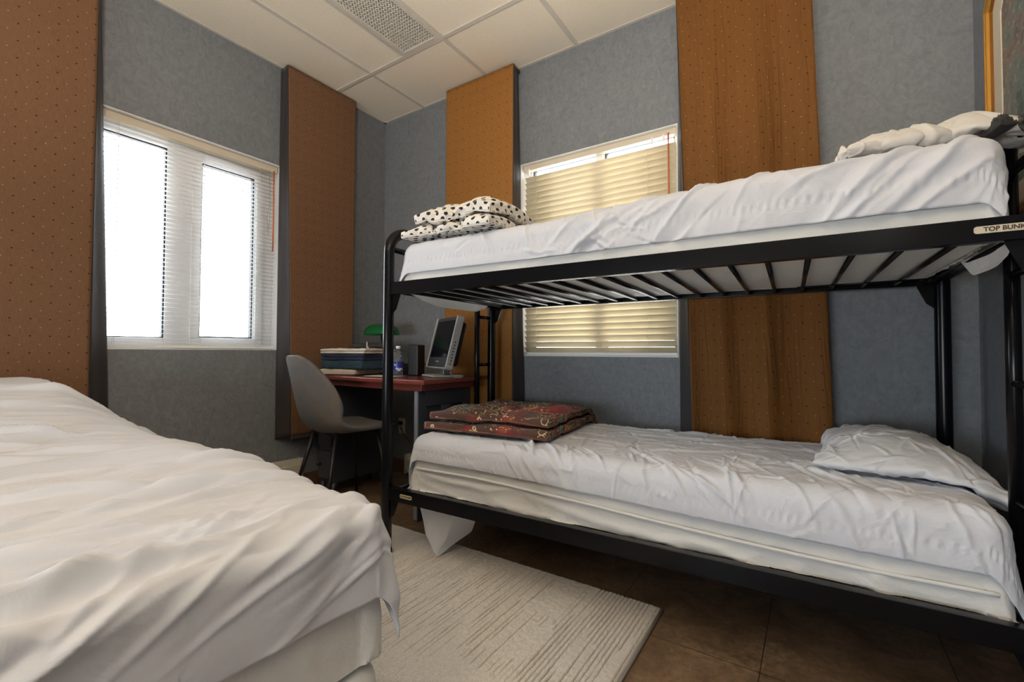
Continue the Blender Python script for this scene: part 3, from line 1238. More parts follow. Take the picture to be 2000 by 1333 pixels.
# crumple fields
def crumple(U, V, s, seed):
    wx = U + 0.06 * pn(U * 5, V * 5, seed)
    wy = V + 0.06 * pn(U * 5, V * 5, seed + 1)
    a = ridge(wx * 4.2 + wy * 2, wy * 5, seed + 2, 4)
    b = ridge(wx * 9 - wy * 6, wy * 8 + wx * 3, seed + 3, 4)
    c = ridge(wx * 17 + wy * 6, wy * 15, seed + 4, 3)
    m_ = 0.35 + 0.65 * sstep(-0.25, 0.35, pn(U * 2.3, V * 2.3, seed + 7))
    return s * (a * 1.0 + b * 0.6 * m_ + c * 0.3 * m_ + 0.6 * pn(U * 3, V * 3, seed + 5) - 0.4)


def pucker(U, V, q0, F_, amp, seed, w=0.006, at=0.05):
    dist = V - (q0 - F_)
    ph = U * 2 * PI / 0.022 + 5 * pn(U * 7, U * 0, seed)
    m_ = 0.6 + 0.4 * sstep(-0.2, 0.25, pn(U * 3.1, U * 0, seed + 1))
    band = np.exp(-((dist - at) / w) ** 2)
    return amp * m_ * band * np.sin(ph) + 0.0022 * np.exp(-((dist - at * 0.5) / (at * 0.45)) ** 2)


# ---- lower mattress (white cover) and its sheet
MA0, MA1, MP0, MP1 = 1.275, 3.115, -1.00, -0.262


def slab(name, a0, a1, p0, p1, z0, z1, r, disp, mat, label, cat, n=(160, 80), parent=None, frame='bunk'):
    hgt = (z1 - z0 - 2 * r)
    ov = r * PI / 2 - r + hgt + r * 1.2
    A, UV, nu, nv = drape(a0, a1, p0, p1, z1, r, (ov, ov, ov, ov), n, disp)
    # tuck below
    A[:, 2] = np.maximum(A[:, 2], z0)
    Wd = bpa(A) if frame == 'bunk' else A
    # closing face below
    cb = [(a0 + r * 0.3, p0 + r * 0.3, z0), (a1 - r * 0.3, p0 + r * 0.3, z0), (a1 - r * 0.3, p1 - r * 0.3, z0), (a0 + r * 0.3, p1 - r * 0.3, z0)]
    cb = bpa(cb) if frame == 'bunk' else np.array(cb)
    V = np.concatenate([Wd, cb])
    k = nu * nv
    Fc = grid_faces(nu, nv) + [(k + 3, k + 2, k + 1, k)]
    o = mesh(name, V, Fc, mat, parent, True)
    if label:
        tag(o, label, cat)
    return o


def cover_disp(seed, amp=0.012):
    def f(U, V, e, hang):
        w = ridge(U * 2.2 + 0.5 * pn(U * 3, V * 6, seed), V * 9 + U * 1.5, seed + 1, 3) + 0.5 * ridge(U * 6 + V * 2, V * 12, seed + 2, 3)
        return amp * (w * (0.2 + hang) + pn(U * 2, V * 3, seed + 3) * 0.7 - 0.4)
    return f


low_mat = slab('mattress', MA0, MA1, MP0, MP1, 0.297, 0.500, 0.045, cover_disp(11, 0.010), M_COVER, 'lower bunk mattress in an off-white cover, on the black rails', 'mattress', (220, 110))


_pa = np.linspace(MA0 + 0.03, MA1 - 0.02, 90)
for _z, _r in ((0.398, 0.0055),):
    MB().tube([bp(a, MP0 - 0.006 - 0.003 * float(pn(a * 3, 0.5, 61)), _z - 0.05 * float(sstep(1.5, 3.0, a)) + 0.004 * float(pn(a * 2.5, 0.2, 62))) for a in _pa], _r, 8).build('piping', M_COVER, low_mat, True)


def low_disp(U, V, e, hang):
    d = crumple(U, V, 0.0028, 21)
    f = MP0
    # drag lines slanting over the front edge
    d = d + creases(U, V, 46, (1.75, 3.1, f - 0.10, f + 0.26), lambda u, v, r: r.normal(-0.95, 0.22), (0.16, 0.42), (0.005, 0.012), (0.004, 0.011), 22, 0.5)
    # short crossing wrinkles over the whole top
    d = d + creases(U, V, 150, (1.7, 3.15, f - 0.12, MP1), lambda u, v, r: r.uniform(-1.6, 1.6), (0.07, 0.26), (0.004, 0.009), (0.002, 0.0085), 23, 1.0)
    # long low pulls along the bed behind
    d = d + creases(U, V, 34, (1.6, 2.9, f + 0.25, MP1), lambda u, v, r: r.normal(0.12, 0.2), (0.3, 0.8), (0.006, 0.014), (0.003, 0.009), 24, 0.3)
    d = d + creases(U, V, 30, (1.25, 1.9, f - 0.1, MP1), lambda u, v, r: r.normal(-0.3, 0.5), (0.1, 0.4), (0.004, 0.010), (0.0008, 0.003), 25, 0.6)
    return d * (1 - 0.45 * hang) + 0.004 + pucker(U, V, MP0 - 0.010, 0.078, 0.0026, 28, at=0.035)


A, UV, nu, nv = drape(MA0 - 0.008, MA1 + 0.012, MP0 - 0.010, MP1 + 0.010, 0.532, 0.055, (0.20, 0.14, 0.078, 0.12), (560, 230), low_disp, 0.012, 5, gather=7)
# sag of the front hem toward the middle of the bed
fr = np.clip((MP0 + 0.02 - A[:, 1]) / 0.03, 0, 1)
A[:, 2] += -0.055 * fr * sstep(1.5, 3.0, A[:, 0]) * np.clip((0.5 - A[:, 2]) / 0.1, 0, 1)
o = mesh('bed_sheet', bpa(A), grid_faces(nu, nv), M_SHEET, None, True, uv=UV)
solid(o, 0.0016)
tag(o, 'crumpled white sheet over the lower bunk mattress, under the printed quilt', 'bed sheet')
# stitched hem: a puckered band along the front hem
def hem_band(a0, a1, p, zf, h, amp, k, seed, parent, pf=None, mat=M_SHEET):
    n = 700
    a = np.linspace(a0, a1, n)
    V = []
    for j, t_ in enumerate(np.linspace(0, 1, 7)):
        z = zf(a) + h * t_
        pk = amp * (0.5 + 0.5 * np.sin(a * k + 3 * pn(a * 9, a * 0, seed))) * math.sin(PI * t_) + 0.0018 * math.sin(PI * t_)
        pp = (pf(a, z) if pf is not None else p) - pk
        V.append(np.stack([a, pp + a * 0, z], 1))
    V = np.concatenate(V)
    Fc = grid_faces(7, n)
    ob = mesh('stitched_hem', bpa(V), [f[::-1] for f in Fc], mat, parent, True)
    solid(ob, 0.001)
    return ob


# the sheet's hanging corner at the foot, drooping below the lower rail
def corner_cloth(name, outline, mat, parent, seed):
    """hanging cone-like folded corner: rows from the bed edge down to the tip"""
    rows = []
    for (z, pts) in outline:
        rows.append(pts)
    n = 60
    V = []
    for (z, pts) in outline:
        pts = np.array(pts, float)
        s_ = np.linspace(0, len(pts) - 1, n)
        i = np.clip(np.floor(s_).astype(int), 0, len(pts) - 2)
        fr_ = (s_ - i)
        fr_ = fr_ * fr_ * (3 - 2 * fr_)
        xy = pts[i] * (1 - fr_[:, None]) + pts[i + 1] * fr_[:, None]
        V.append(np.stack([xy[:, 0], xy[:, 1], np.full(n, z)], 1))
    V = np.array(V)
    m_ = 40
    s_ = np.linspace(0, len(V) - 1, m_)
    i = np.clip(np.floor(s_).astype(int), 0, len(V) - 2)
    fr_ = (s_ - i)[:, None, None]
    V = V[i] * (1 - fr_) + V[i + 1] * fr_
    jj, kk = np.meshgrid(np.arange(m_), np.arange(n), indexing='ij')
    V[:, :, 1] += 0.006 * pn(kk * 0.16, jj * 0.05, seed) + 0.003 * pn(kk * 0.5, jj * 0.12, seed + 1)
    ob = mesh(name, bpa(V.reshape(-1, 3)), grid_faces(m_, n), mat, parent, True)
    solid(ob, 0.0015)
    return ob


low_sheet = o
corner_cloth('hanging_corner', [
    (0.300, [(1.245, -0.60), (1.235, -0.97), (1.262, -1.012), (1.34, -1.018), (1.52, -1.018), (1.62, -1.016)]),
    (0.24, [(1.25, -0.60), (1.25, -0.93), (1.285, -0.965), (1.36, -0.97), (1.50, -0.965), (1.60, -0.93)]),
    (0.19, [(1.265, -0.70), (1.27, -0.93), (1.30, -0.965), (1.36, -0.975), (1.46, -0.96), (1.54, -0.88)]),
    (0.10, [(1.30, -0.78), (1.305, -0.93), (1.325, -0.965), (1.37, -0.98), (1.43, -0.94), (1.48, -0.84)]),
    (0.050, [(1.345, -0.88), (1.35, -0.93), (1.365, -0.965), (1.385, -0.98), (1.40, -0.95), (1.42, -0.89)]),
    (0.018, [(1.385, -0.95), (1.386, -0.955), (1.388, -0.962), (1.39, -0.966), (1.394, -0.96), (1.396, -0.955)])], M_SHEET2, low_sheet, 3)

# ---- upper mattress and sheet
UA0, UA1, UP0, UP1 = 1.235, 3.118, -1.030, -0.262
slab('mattress', UA0, UA1, UP0, UP1, 1.172, 1.345, 0.04, cover_disp(15, 0.008), M_COVER, 'upper bunk mattress in an off-white cover, lying on the slats', 'mattress', (240, 110))


def up_disp(U, V, e, hang):
    d = crumple(U, V, 0.0028, 41)
    f = UP0
    d = d + creases(U, V, 34, (2.05, 3.1, f - 0.16, f + 0.10), lambda u, v, r: r.normal(0.62, 0.16), (0.18, 0.45), (0.008, 0.018), (0.006, 0.014), 42, 0.4)
    d = d + creases(U, V, 110, (1.55, 2.35, f - 0.2, f + 0.3), lambda u, v, r: r.uniform(-1.5, 1.5), (0.06, 0.2), (0.0035, 0.009), (0.0025, 0.009), 43, 1.0)
    d = d + creases(U, V, 40, (1.25, 3.1, f - 0.2, UP1), lambda u, v, r: r.uniform(0.0, 1.3), (0.1, 0.3), (0.004, 0.010), (0.001, 0.004), 44, 1.0)
    return d + 0.003 + pucker(U, V, UP0 - 0.008, 0.115, 0.0035, 48, 0.008)


A, UV, nu, nv = drape(UA0 - 0.006, UA1 + 0.003, UP0 - 0.008, UP1 + 0.008, 1.378, 0.055, (0.13, 0.06, 0.115, 0.11), (560, 210), up_disp, 0.006, 9, gather=6)
A[:, 2] += 0.035 * sstep(1.9, 2.7, A[:, 0]) * np.clip((A[:, 2] - 1.22) / 0.12, 0, 1)
up_sheet = mesh('bed_sheet', bpa(A), grid_faces(nu, nv), M_SHEET, None, True, uv=UV)
solid(up_sheet, 0.0016)
tag(up_sheet, 'white sheet with a puckered hem over the upper bunk mattress', 'bed sheet')
# white cover tip hanging below the upper deck near the wall
corner_cloth('hanging_corner', [
    (1.17, [(3.125, -1.01), (3.128, -0.95), (3.13, -0.85), (3.128, -0.75), (3.125, -0.66)]),
    (1.15, [(3.128, -1.0), (3.13, -0.93), (3.135, -0.85), (3.13, -0.77), (3.128, -0.68)]),
    (1.13, [(3.13, -0.97), (3.135, -0.90), (3.138, -0.83), (3.135, -0.77), (3.13, -0.71)]),
    (1.118, [(3.132, -0.90), (3.136, -0.86), (3.138, -0.82), (3.136, -0.78), (3.132, -0.74)])], M_COVER, up_sheet, 5)
corner_cloth('hanging_corner', [
    (1.17, [(1.20, -0.95), (1.20, -0.8), (1.20, -0.6), (1.20, -0.3)]),
    (1.145, [(1.19, -0.85), (1.185, -0.7), (1.19, -0.5), (1.20, -0.35)]),
    (1.125, [(1.185, -0.72), (1.18, -0.6), (1.185, -0.5), (1.195, -0.42)])], M_COVER, up_sheet, 6)

# ---- pillows, duvet and quilt: stuffed cloth settled by a short cloth solve
def stuffed(c, size, nx, ny, rz, tilt=(0.0, 0.0), press=3.0, shrink=-0.04, stiff=15.0, bend=0.2, seed=0, thick=0.0):
    rs = np.random.RandomState(seed + 5)
    ids, V, Fc, UV = {}, [], [], []
    for l in (0, 1):
        for i in range(nx + 1):
            for j in range(ny + 1):
                k = ('r', i, j) if ((i in (0, nx) or j in (0, ny)) and not thick) else (l, i, j)
                if k in ids:
                    continue
                ids[k] = len(V)
                x = (i / nx - 0.5) * size[0]
                y = (j / ny - 0.5) * size[1]
                h = 0 if k[0] == 'r' else (0.010 if l else -0.010)
                if thick:
                    h = thick / 2 * (1 if l else -1)
                cz, sz = math.cos(rz), math.sin(rz)
                a, p = c[0] + x * cz - y * sz, c[1] + x * sz + y * cz
                w = bp(a, p, c[2] + h + tilt[0] * x + tilt[1] * y + rs.rand() * 0.0015)
                V.append(w)
                UV.append((x + (0.31 if l else 0), y))
    for l in (0, 1):
        for i in range(nx):
            for j in range(ny):
                q = [ids.get(k, ids.get(('r', k[1], k[2]))) for k in ((l, i, j), (l, i + 1, j), (l, i + 1, j + 1), (l, i, j + 1))]
                Fc.append(tuple(q if l else q[::-1]))
    if thick:
        rim_ = [(i, 0) for i in range(nx)] + [(nx, j) for j in range(ny)] + [(i, ny) for i in range(nx, 0, -1)] + [(0, j) for j in range(ny, 0, -1)]
        prev = None
        nw = max(1, int(round(thick / (size[0] / nx))))
        cols = []
        for (i, j) in rim_:
            b_, t_ = ids[(0, i, j)], ids[(1, i, j)]
            col_ = [b_]
            for q in range(1, nw):
                f = q / nw
                V.append(tuple(V[b_][d] * (1 - f) + V[t_][d] * f for d in range(3)))
                ox = 1 if i == nx else (-1 if i == 0 else 0)
                oy = 1 if j == ny else (-1 if j == 0 else 0)
                UV.append((UV[t_][0] + ox * thick * (1 - f), UV[t_][1] + oy * thick * (1 - f)))
                col_.append(len(V) - 1)
            col_.append(t_)
            cols.append(col_)
        for a_ in range(len(cols)):
            c0_, c1_ = cols[a_], cols[(a_ + 1) % len(cols)]
            for q in range(nw):
                Fc.append((c0_[q], c1_[q], c1_[q + 1], c0_[q + 1]))
    me = bpy.data.meshes.new('solve')
    me.from_pydata([tuple(v) for v in V], [], Fc)
    o_ = bpy.data.objects.new('solve', me)
    COL.objects.link(o_)
    m_ = o_.modifiers.new('cloth', 'CLOTH')
    st = m_.settings
    st.quality = 6
    st.mass = 0.008
    st.tension_stiffness = stiff
    st.compression_stiffness = stiff
    st.shear_stiffness = stiff * 0.5
    st.bending_stiffness = bend
    st.use_pressure = True
    st.uniform_pressure_force = press
    st.shrink_min = shrink
    st.air_damping = 2
    m_.collision_settings.distance_min = 0.004
    m_.point_cache.frame_end = 120
    return o_, Fc, UV


def blocker(name, parts_, bev=0.03, thick=0.004):
    g_ = MB()
    for b_ in parts_:
        q = bbox(*b_)
        g_.add(q.V, q.F)
    o_ = g_.build(name, None)
    if bev:
        b2 = o_.modifiers.new('b', 'BEVEL')
        b2.width = bev
        b2.segments = 3
    o_.modifiers.new('t', 'TRIANGULATE')
    o_.modifiers.new('hit', 'COLLISION')
    o_.collision.thickness_outer = thick
    o_.collision.cloth_friction = 30
    return o_


def settle(specs, blocks, frames):
    """each stuffed shape is solved alone; the ones before it are solid for it"""
    out, still = [], []
    SC.frame_start = 1
    SC.frame_end = frames
    for sp_c in specs:
        o_, Fc, UV = stuffed(**sp_c)
        SC.frame_set(1)
        for f in range(1, frames + 1):
            SC.frame_set(f)
        dg = bpy.context.evaluated_depsgraph_get()
        ev = o_.evaluated_get(dg)
        me = ev.to_mesh()
        co = np.empty(len(me.vertices) * 3)
        me.vertices.foreach_get('co', co)
        ev.to_mesh_clear()
        co = co.reshape(-1, 3)
        bpy.data.objects.remove(o_)
        out.append((co, Fc, np.array(UV)))
        me2 = bpy.data.meshes.new('still')
        me2.from_pydata([tuple(v) for v in co], [], Fc)
        ob = bpy.data.objects.new('still', me2)
        COL.objects.link(ob)
        ob.modifiers.new('hit', 'COLLISION')
        ob.collision.thickness_outer = 0.004
        ob.collision.cloth_friction = 20
        still.append(ob)
    for ob in still + blocks:
        me = ob.data
        bpy.data.objects.remove(ob)
        bpy.data.meshes.remove(me)
    SC.frame_set(1)
    return out


ZL, ZU = 0.541, 1.386
blocks = [blocker('solve_low', [(MA0 - 0.02, MA1 + 0.01, MP0 - 0.015, MP1, 0.40, ZL)], 0.05),
          blocker('solve_up', [(UA0 - 0.02, 2.1, UP0 - 0.015, UP1, 1.25, ZU), (2.101, 2.6, UP0 - 0.015, UP1, 1.25, ZU + 0.018), (2.601, 3.14, UP0 - 0.015, UP1, 1.25, ZU + 0.036)], 0.0),
          blocker('solve_arch', [(AL - 0.024, AL + 0.024, PF + 0.06, PB, 1.40, 1.470)], 0.02),
          blocker('solve_wedge', [(3.06, 3.14, -0.92, -0.50, 1.40, 1.450)], 0.02)]
def sp(c, size, nx, ny, rz, **k):
    return dict(c=c, size=size, nx=nx, ny=ny, rz=rz, **k)


R_ = settle([
    sp((3.00, -0.47, ZL + 0.03), (0.47, 0.78), 50, 80, -0.06, press=2.0, shrink=-0.04, seed=1, bend=0.1),
    sp((3.00, -0.72, ZU + 0.10), (0.45, 0.60), 50, 64, 0.10, tilt=(0.22, 0.02), press=1.7, shrink=-0.06, seed=2, bend=0.1),
    sp((1.31, -0.60, ZU + 0.08), (0.42, 0.54), 40, 52, 0.05, press=3.2, shrink=-0.05, seed=3, bend=0.08, thick=0.07),
    sp((1.49, -0.90, ZU + 0.035), (0.58, 0.32), 58, 34, -0.05, press=1.3, shrink=-0.07, seed=4, bend=0.08, thick=0.03),
    sp((1.52, -0.87, ZU + 0.105), (0.52, 0.36), 54, 38, -0.08, press=1.6, shrink=-0.07, seed=5, bend=0.08, thick=0.04),
    sp((1.56, -0.55, ZL + 0.03), (0.60, 0.74), 56, 68, 0.06, press=0.55, shrink=-0.03, seed=6, bend=0.25, thick=0.036),
    sp((1.555, -0.54, ZL + 0.085), (0.585, 0.72), 54, 66, 0.085, press=0.55, shrink=-0.035, seed=7, bend=0.25, thick=0.034),
], blocks, 40)


def soft(name, res, mat, label, cat):
    v, f_, uv = merge(res)
    o_ = mesh(name, v, f_, mat, None, True, uv=uv)
    subsurf(o_, 1)
    return tag(o_, label, cat)


def refined(name, res, mat, label, cat, lv, seed, amp, n_=90):
    """subdivide the settled shape and press fine creases into it"""
    v, f_, uv = res
    me = bpy.data.meshes.new('fine')
    me.from_pydata([tuple(q) for q in v], [], f_)
    ul = me.uv_layers.new(name='UVMap')
    idx = np.empty(len(me.loops), dtype=np.int32)
    me.loops.foreach_get('vertex_index', idx)
    ul.data.foreach_set('uv', np.asarray(uv, float)[idx].ravel())
    ob = bpy.data.objects.new('fine', me)
    COL.objects.link(ob)
    subsurf(ob, lv)
    dg = bpy.context.evaluated_depsgraph_get()
    dg.update()
    m2 = bpy.data.meshes.new_from_object(ob.evaluated_get(dg))
    bpy.data.objects.remove(ob)
    n = len(m2.vertices)
    co = np.empty(n * 3)
    m2.vertices.foreach_get('co', co)
    no = np.empty(n * 3)
    m2.vertices.foreach_get('normal', no)
    co, no = co.reshape(-1, 3), no.reshape(-1, 3)
    x, y = co[:, 0] - co[:, 0].mean(), co[:, 1] - co[:, 1].mean()
    d = creases(x, y, n_, (x.min(), x.max(), y.min(), y.max()), lambda u, w, r: r.uniform(-1.6, 1.6), (0.07, 0.32), (0.004, 0.010), (amp * 0.3, amp), seed, 1.2)
    co = co + no * d[:, None]
    m2.vertices.foreach_set('co', co.ravel())
    c0 = np.array([co[:, 0].mean(), co[:, 1].mean(), co[:, 2].min()])
    m2.vertices.foreach_set('co', (co - c0).ravel())
    m2.polygons.foreach_set('use_smooth', [True] * len(m2.polygons))
    m2.materials.clear()
    m2.materials.append(mat)
    m2.update()
    o_ = bpy.data.objects.new(name, m2)
    COL.objects.link(o_)
    o_.location = c0
    return tag(o_, label, cat)


refined('pillow', R_[0], M_PILLOW, 'crumpled white pillow at the wall end of the lower bunk', 'pillow', 2, 401, 0.010, 80)
refined('pillow', R_[1], M_PILLOW2, 'rumpled white pillow heaped at the wall end of the upper bunk', 'pillow', 2, 402, 0.018, 45)
soft('duvet', R_[2:5], M_POLKA, 'white duvet with black polka dots folded on the foot of the upper bunk', 'duvet')
soft('quilt', R_[5:7], M_QUILT, 'folded brown and red printed quilt on the lower bunk', 'quilt')
del R_
M_DKC = fabric('black_jersey', (0.018, 0.015, 0.016), 0.85, 0.3)
v, f_, uv = cushion(bp(3.120, -0.96, 1.424), (0.035, 0.08), 0.035, 0.3, 77, n=50, wr=0.008, puff=0.5, flat=0.2)
tag(mesh('garment', v, f_, M_DKC, None, True, uv=uv), 'dark garment tucked in front of the heaped upper pillow', 'garment')

# ------------------------------------------------------------------ big bed in the foreground
BX0, BX1, BY0, BY1 = 0.125, 2.03, -3.10, -1.735


def bx_disp(seed, amp):
    def f(U, V, e, hang):
        return amp * (pn(U * 3, V * 3, seed) + 0.6 * ridge(U * 5 + V * 3, V * 7, seed + 1, 3) * hang)
    return f


slab('box_spring', BX0 - 0.01, BX1 + 0.012, BY0, BY1 + 0.01, 0.075, 0.272, 0.05, bx_disp(5, 0.004), M_COVER, 'cream box spring under the big bed in the foreground', 'box spring', (160, 120), frame='world')
for (x, y) in ((0.2, -1.85), (1.9, -1.85), (0.2, -2.98), (1.9, -2.98)):
    pass
slab('mattress', BX0, BX1, BY0, BY1, 0.276, 0.555, 0.045, bx_disp(8, 0.005), M_COVER, 'thick white mattress of the big bed in the foreground', 'mattress', (200, 140), frame='world')


def big_disp(U, V, e, hang):
    cx_, cy_ = BX1 - 0.10, BY1 - 0.02
    near = np.exp(-((np.clip(BX1 - U, 0, 9)) / 0.22) ** 2)
    d = 0.006 * pn(U * 4.0 + 0.8 * pn(U, V, 3), V * 0.9, 104) * (1 - near)
    # long folds across the bed
    d = d + creases(U, V, 95, (0.55, 2.0, -2.6, BY1), lambda u, v, r: PI / 2 - r.normal(0.16, 0.10), (0.35, 0.95), (0.009, 0.022), (0.008, 0.021), 105, 0.15)
    d = d + creases(U, V, 60, (0.3, 1.95, -2.5, BY1), lambda u, v, r: PI / 2 - r.normal(0.25, 0.22), (0.12, 0.4), (0.006, 0.012), (0.003, 0.008), 106, 0.5)
    # folds slanting down the foot flap toward the corner
    d = d + creases(U, V, 26, (BX1 - 0.12, BX1 + 0.16, -2.5, BY1 + 0.05), lambda u, v, r: PI / 2 + r.normal(0.32, 0.12) + 0.8 * max(0, v + 1.95), (0.25, 0.7), (0.007, 0.015), (0.003, 0.008), 107, 0.3)
    # fan at the corner
    ang = np.arctan2(V - cy_, U - cx_)
    rad = np.hypot(U - cx_, V - cy_)
    d = d + 0.005 * np.sin(ang * 9 + 2) * sstep(0.03, 0.15, rad) * sstep(0.5, 0.2, rad) * sstep(BX1 - 0.1, BX1 + 0.02, U)
    # pillows under the sheet raise the head end
    hump = 0.165 * sstep(1.15, 0.38, U) * sstep(BY1 + 0.02, BY1 - 0.22, V)
    crest = 0.042 * sstep(2.0, 1.5, U) * sstep(BY1 + 0.05, BY1 - 0.1, V)
    return d * (1 - 0.2 * hang) + hump + crest + 0.004


A, UV, nu, nv = drape(BX0 - 0.01, BX1 + 0.014, BY0, BY1 + 0.016, 0.580, 0.042, (0.0, 0.155, 0.1, 0.19), (520, 380), big_disp, 0.007, 12, cornerk=0.45, gather=5)
A[:, 0] = np.maximum(A[:, 0], 0.112)
big_sheet = mesh('bed_sheet', A, grid_faces(nu, nv), M_SHEET2, None, True, uv=UV)
solid(big_sheet, 0.002)
tag(big_sheet, 'white sheet with long soft folds over the big foreground bed', 'bed sheet')

# ------------------------------------------------------------------ rug
RX0, RX1, RY0, RY1 = 0.80, 2.335, -3.0, -0.755
nu, nv = 620, 460
xs_ = np.linspace(RX0, RX1, nu)
ys_ = np.linspace(RY1 - 1.75, RY1, nv)
X, Y = np.meshgrid(xs_, ys_, indexing='ij')
gate = sstep(-0.22, 0.22, fbm(X * 2.6, Y * 2.4, 203, 3))
gate = np.maximum(gate, sstep(RX1 - 0.30, RX1 - 0.20, X))
per = np.cos(X * 2 * PI / 0.0150 + 1.6 * pn(X * 5, Y * 2.2, 205))
brk = sstep(-0.12, 0.10, pn(X * 51, Y * 3.4, 206) + 0.25 * sstep(RX1 - 0.30, RX1 - 0.20, X))
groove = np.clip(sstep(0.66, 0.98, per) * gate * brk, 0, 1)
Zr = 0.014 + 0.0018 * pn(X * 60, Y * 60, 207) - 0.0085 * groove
edge = np.minimum(np.minimum(X - RX0, RX1 - X), RY1 - Y)
Zr = Zr * sstep(-0.002, 0.006, edge) + 0.001
o = mesh('area_rug', np.stack([X, Y, Zr], -1).reshape(-1, 3), grid_faces(nu, nv), M_RUG, None, True)
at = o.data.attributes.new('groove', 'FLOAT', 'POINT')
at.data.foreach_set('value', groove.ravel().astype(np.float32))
tag(o, 'light grey rug with carved lines between the two beds', 'rug')
MB().tube([(RX1 + 0.003, RY1 - 1.75, 0.006), (RX1 + 0.003, RY1 + 0.002, 0.006)], 0.0055, 8).build('binding', M_RUGEDGE, o, True)

# ------------------------------------------------------------------ desk
DX0, DX1, DY0, DY1, DZ = 0.115, 1.125, -0.695, -0.20, 0.752
desk = thing('desk', 'dark painted desk with red wooden top in the room corner', 'desk', ((DX0 + DX1) / 2, (DY0 + DY1) / 2, 0))
MB().box(DX0, DX1, DY0, DY1, DZ - 0.026, DZ).build('desktop', M_DESKTOP, desk, bevel=0.006, seg=3)
g = MB()
g.box(DX0 + 0.03, DX1 - 0.05, DY0 + 0.035, DY0 + 0.06, DZ - 0.062, DZ - 0.026)
g.box(DX1 - 0.075, DX1 - 0.05, DY0 + 0.06, DY1 - 0.01, DZ - 0.062, DZ - 0.026)
g.box(DX0 + 0.03, DX1 - 0.05, DY1 - 0.03, DY1 - 0.01, DZ - 0.062, DZ - 0.026)
g.build('apron', M_DESKTOP, desk, bevel=0.004)
# left pedestal with drawers
g = MB()
g.box(DX0 + 0.02, 0.285, DY0 + 0.07, DY1 - 0.02, 0.075, DZ - 0.062)
g.build('pedestal', M_DESK, desk, bevel=0.003)
for z0 in (0.10, 0.30, 0.50):
    dr = MB().box(DX0 + 0.03, 0.275, DY0 + 0.056, DY0 + 0.07, z0, z0 + 0.17).build('drawer', M_DESK, desk, bevel=0.003)
    MB().lathe([(0.008, 0), (0.009, 0.01), (0.012, 0.016), (0.004, 0.02)], (0, 0, 0), 14)
    k = MB().tube([(0.17, DY0 + 0.056, z0 + 0.085), (0.17, DY0 + 0.036, z0 + 0.085)], 0.009, 12)
    k.build('knob', M_LEG, dr, True)
for (x, y) in ((DX0 + 0.04, DY0 + 0.09), (0.265, DY0 + 0.09), (DX0 + 0.04, DY1 - 0.04), (0.265, DY1 - 0.04)):
    MB().tube([(x, y, 0), (x, y, 0.075)], [0.014, 0.02], 10).build('foot', M_DESK, desk, True)
# right end: framed panel with two recesses
ex0, ex1 = 1.010, 1.040
sp_ = MB()
ey0, ey1 = DY0 + 0.05, DY1 - 0.01
sp_.box(ex0, ex1, ey0, ey0 + 0.06, 0, DZ - 0.062)
sp_.box(ex0, ex1, ey1 - 0.06, ey1, 0, DZ - 0.062)
sp_.box(ex0, ex1, ey0 + 0.06, ey1 - 0.06, DZ - 0.15, DZ - 0.062)
sp_.box(ex0, ex1, ey0 + 0.06, ey1 - 0.06, 0.08, 0.16)
ym = (ey0 + ey1) / 2
sp_.box(ex0, ex1, ym - 0.03, ym + 0.03, 0.16, DZ - 0.15)
sp_.box(ex0 + 0.006, ex1 - 0.014, ey0 + 0.06, ym - 0.03, 0.16, DZ - 0.15)
sp_.box(ex0 + 0.006, ex1 - 0.014, ym + 0.03, ey1 - 0.06, 0.16, DZ - 0.15)
sp_.build('side_panel', M_DESK, desk, bevel=0.002)
MB().box(ex0 + 0.004, ex1 - 0.002, ey0 - 0.006, ey0 - 0.0005, 0.01, DZ - 0.064).build('edge_strip', M_DESKEDGE, desk)

# ------------------------------------------------------------------ chair
CH = (0.505, -0.700)
CR = math.radians(-9)
chair = thing('chair', 'grey velvet shell chair with black metal legs pushed up to the desk', 'chair', (CH[0], CH[1], 0), CR)


def loc(x, y, z):
    c_, s_ = math.cos(CR), math.sin(CR)
    return (CH[0] + x * c_ - y * s_, CH[1] + x * s_ + y * c_, z)


# profile (y,z,halfwidth,curl) from seat front to back top; +y is forward
prof = [(0.225, 0.462, 0.165, 0.0), (0.215, 0.478, 0.195, 0.004), (0.14, 0.480, 0.222, 0.010), (0.03, 0.468, 0.230, 0.022), (-0.08, 0.458, 0.228, 0.040),
        (-0.165, 0.472, 0.222, 0.065), (-0.212, 0.520, 0.222, 0.110), (-0.235, 0.590, 0.220, 0.115), (-0.252, 0.670, 0.210, 0.105), (-0.268, 0.750, 0.188, 0.075),
        (-0.281, 0.812, 0.158, 0.045), (-0.288, 0.852, 0.120, 0.022), (-0.291, 0.872, 0.075, 0.006), (-0.292, 0.880, 0.028, 0.0)]
V = []
nc = 17
for i, (y, z, hw, cu) in enumerate(prof):
    y0_, z0_ = prof[max(i - 1, 0)][:2]
    y1_, z1_ = prof[min(i + 1, len(prof) - 1)][:2]
    ty, tz = y1_ - y0_, z1_ - z0_
    L_ = math.hypot(ty, tz)
    ny_, nz_ = tz / L_, -ty / L_   # toward the sitter
    for k in range(nc):
        s_ = k / (nc - 1) * 2 - 1
        b_ = cu * abs(s_) ** 2.2
        V.append(loc(hw * math.sin(s_ * PI / 2) * 1.0 if i in (0, len(prof) - 1) else hw * s_, y + ny_ * b_, z + nz_ * b_))
sh = mesh('shell', V, grid_faces(len(prof), nc), M_CHAIR, chair, True)
solid(sh, 0.028, -1.0)
subsurf(sh, 2)
for sx in (-1, 1):
    for (fy, by) in ((0.12, 0.19), (-0.12, -0.225)):
        MB().tube([loc(sx * 0.13, fy, 0.452), loc(sx * 0.215, by, 0.004)], [0.0125, 0.0085], 12).build('leg', M_LEG, chair, True)
g = MB()
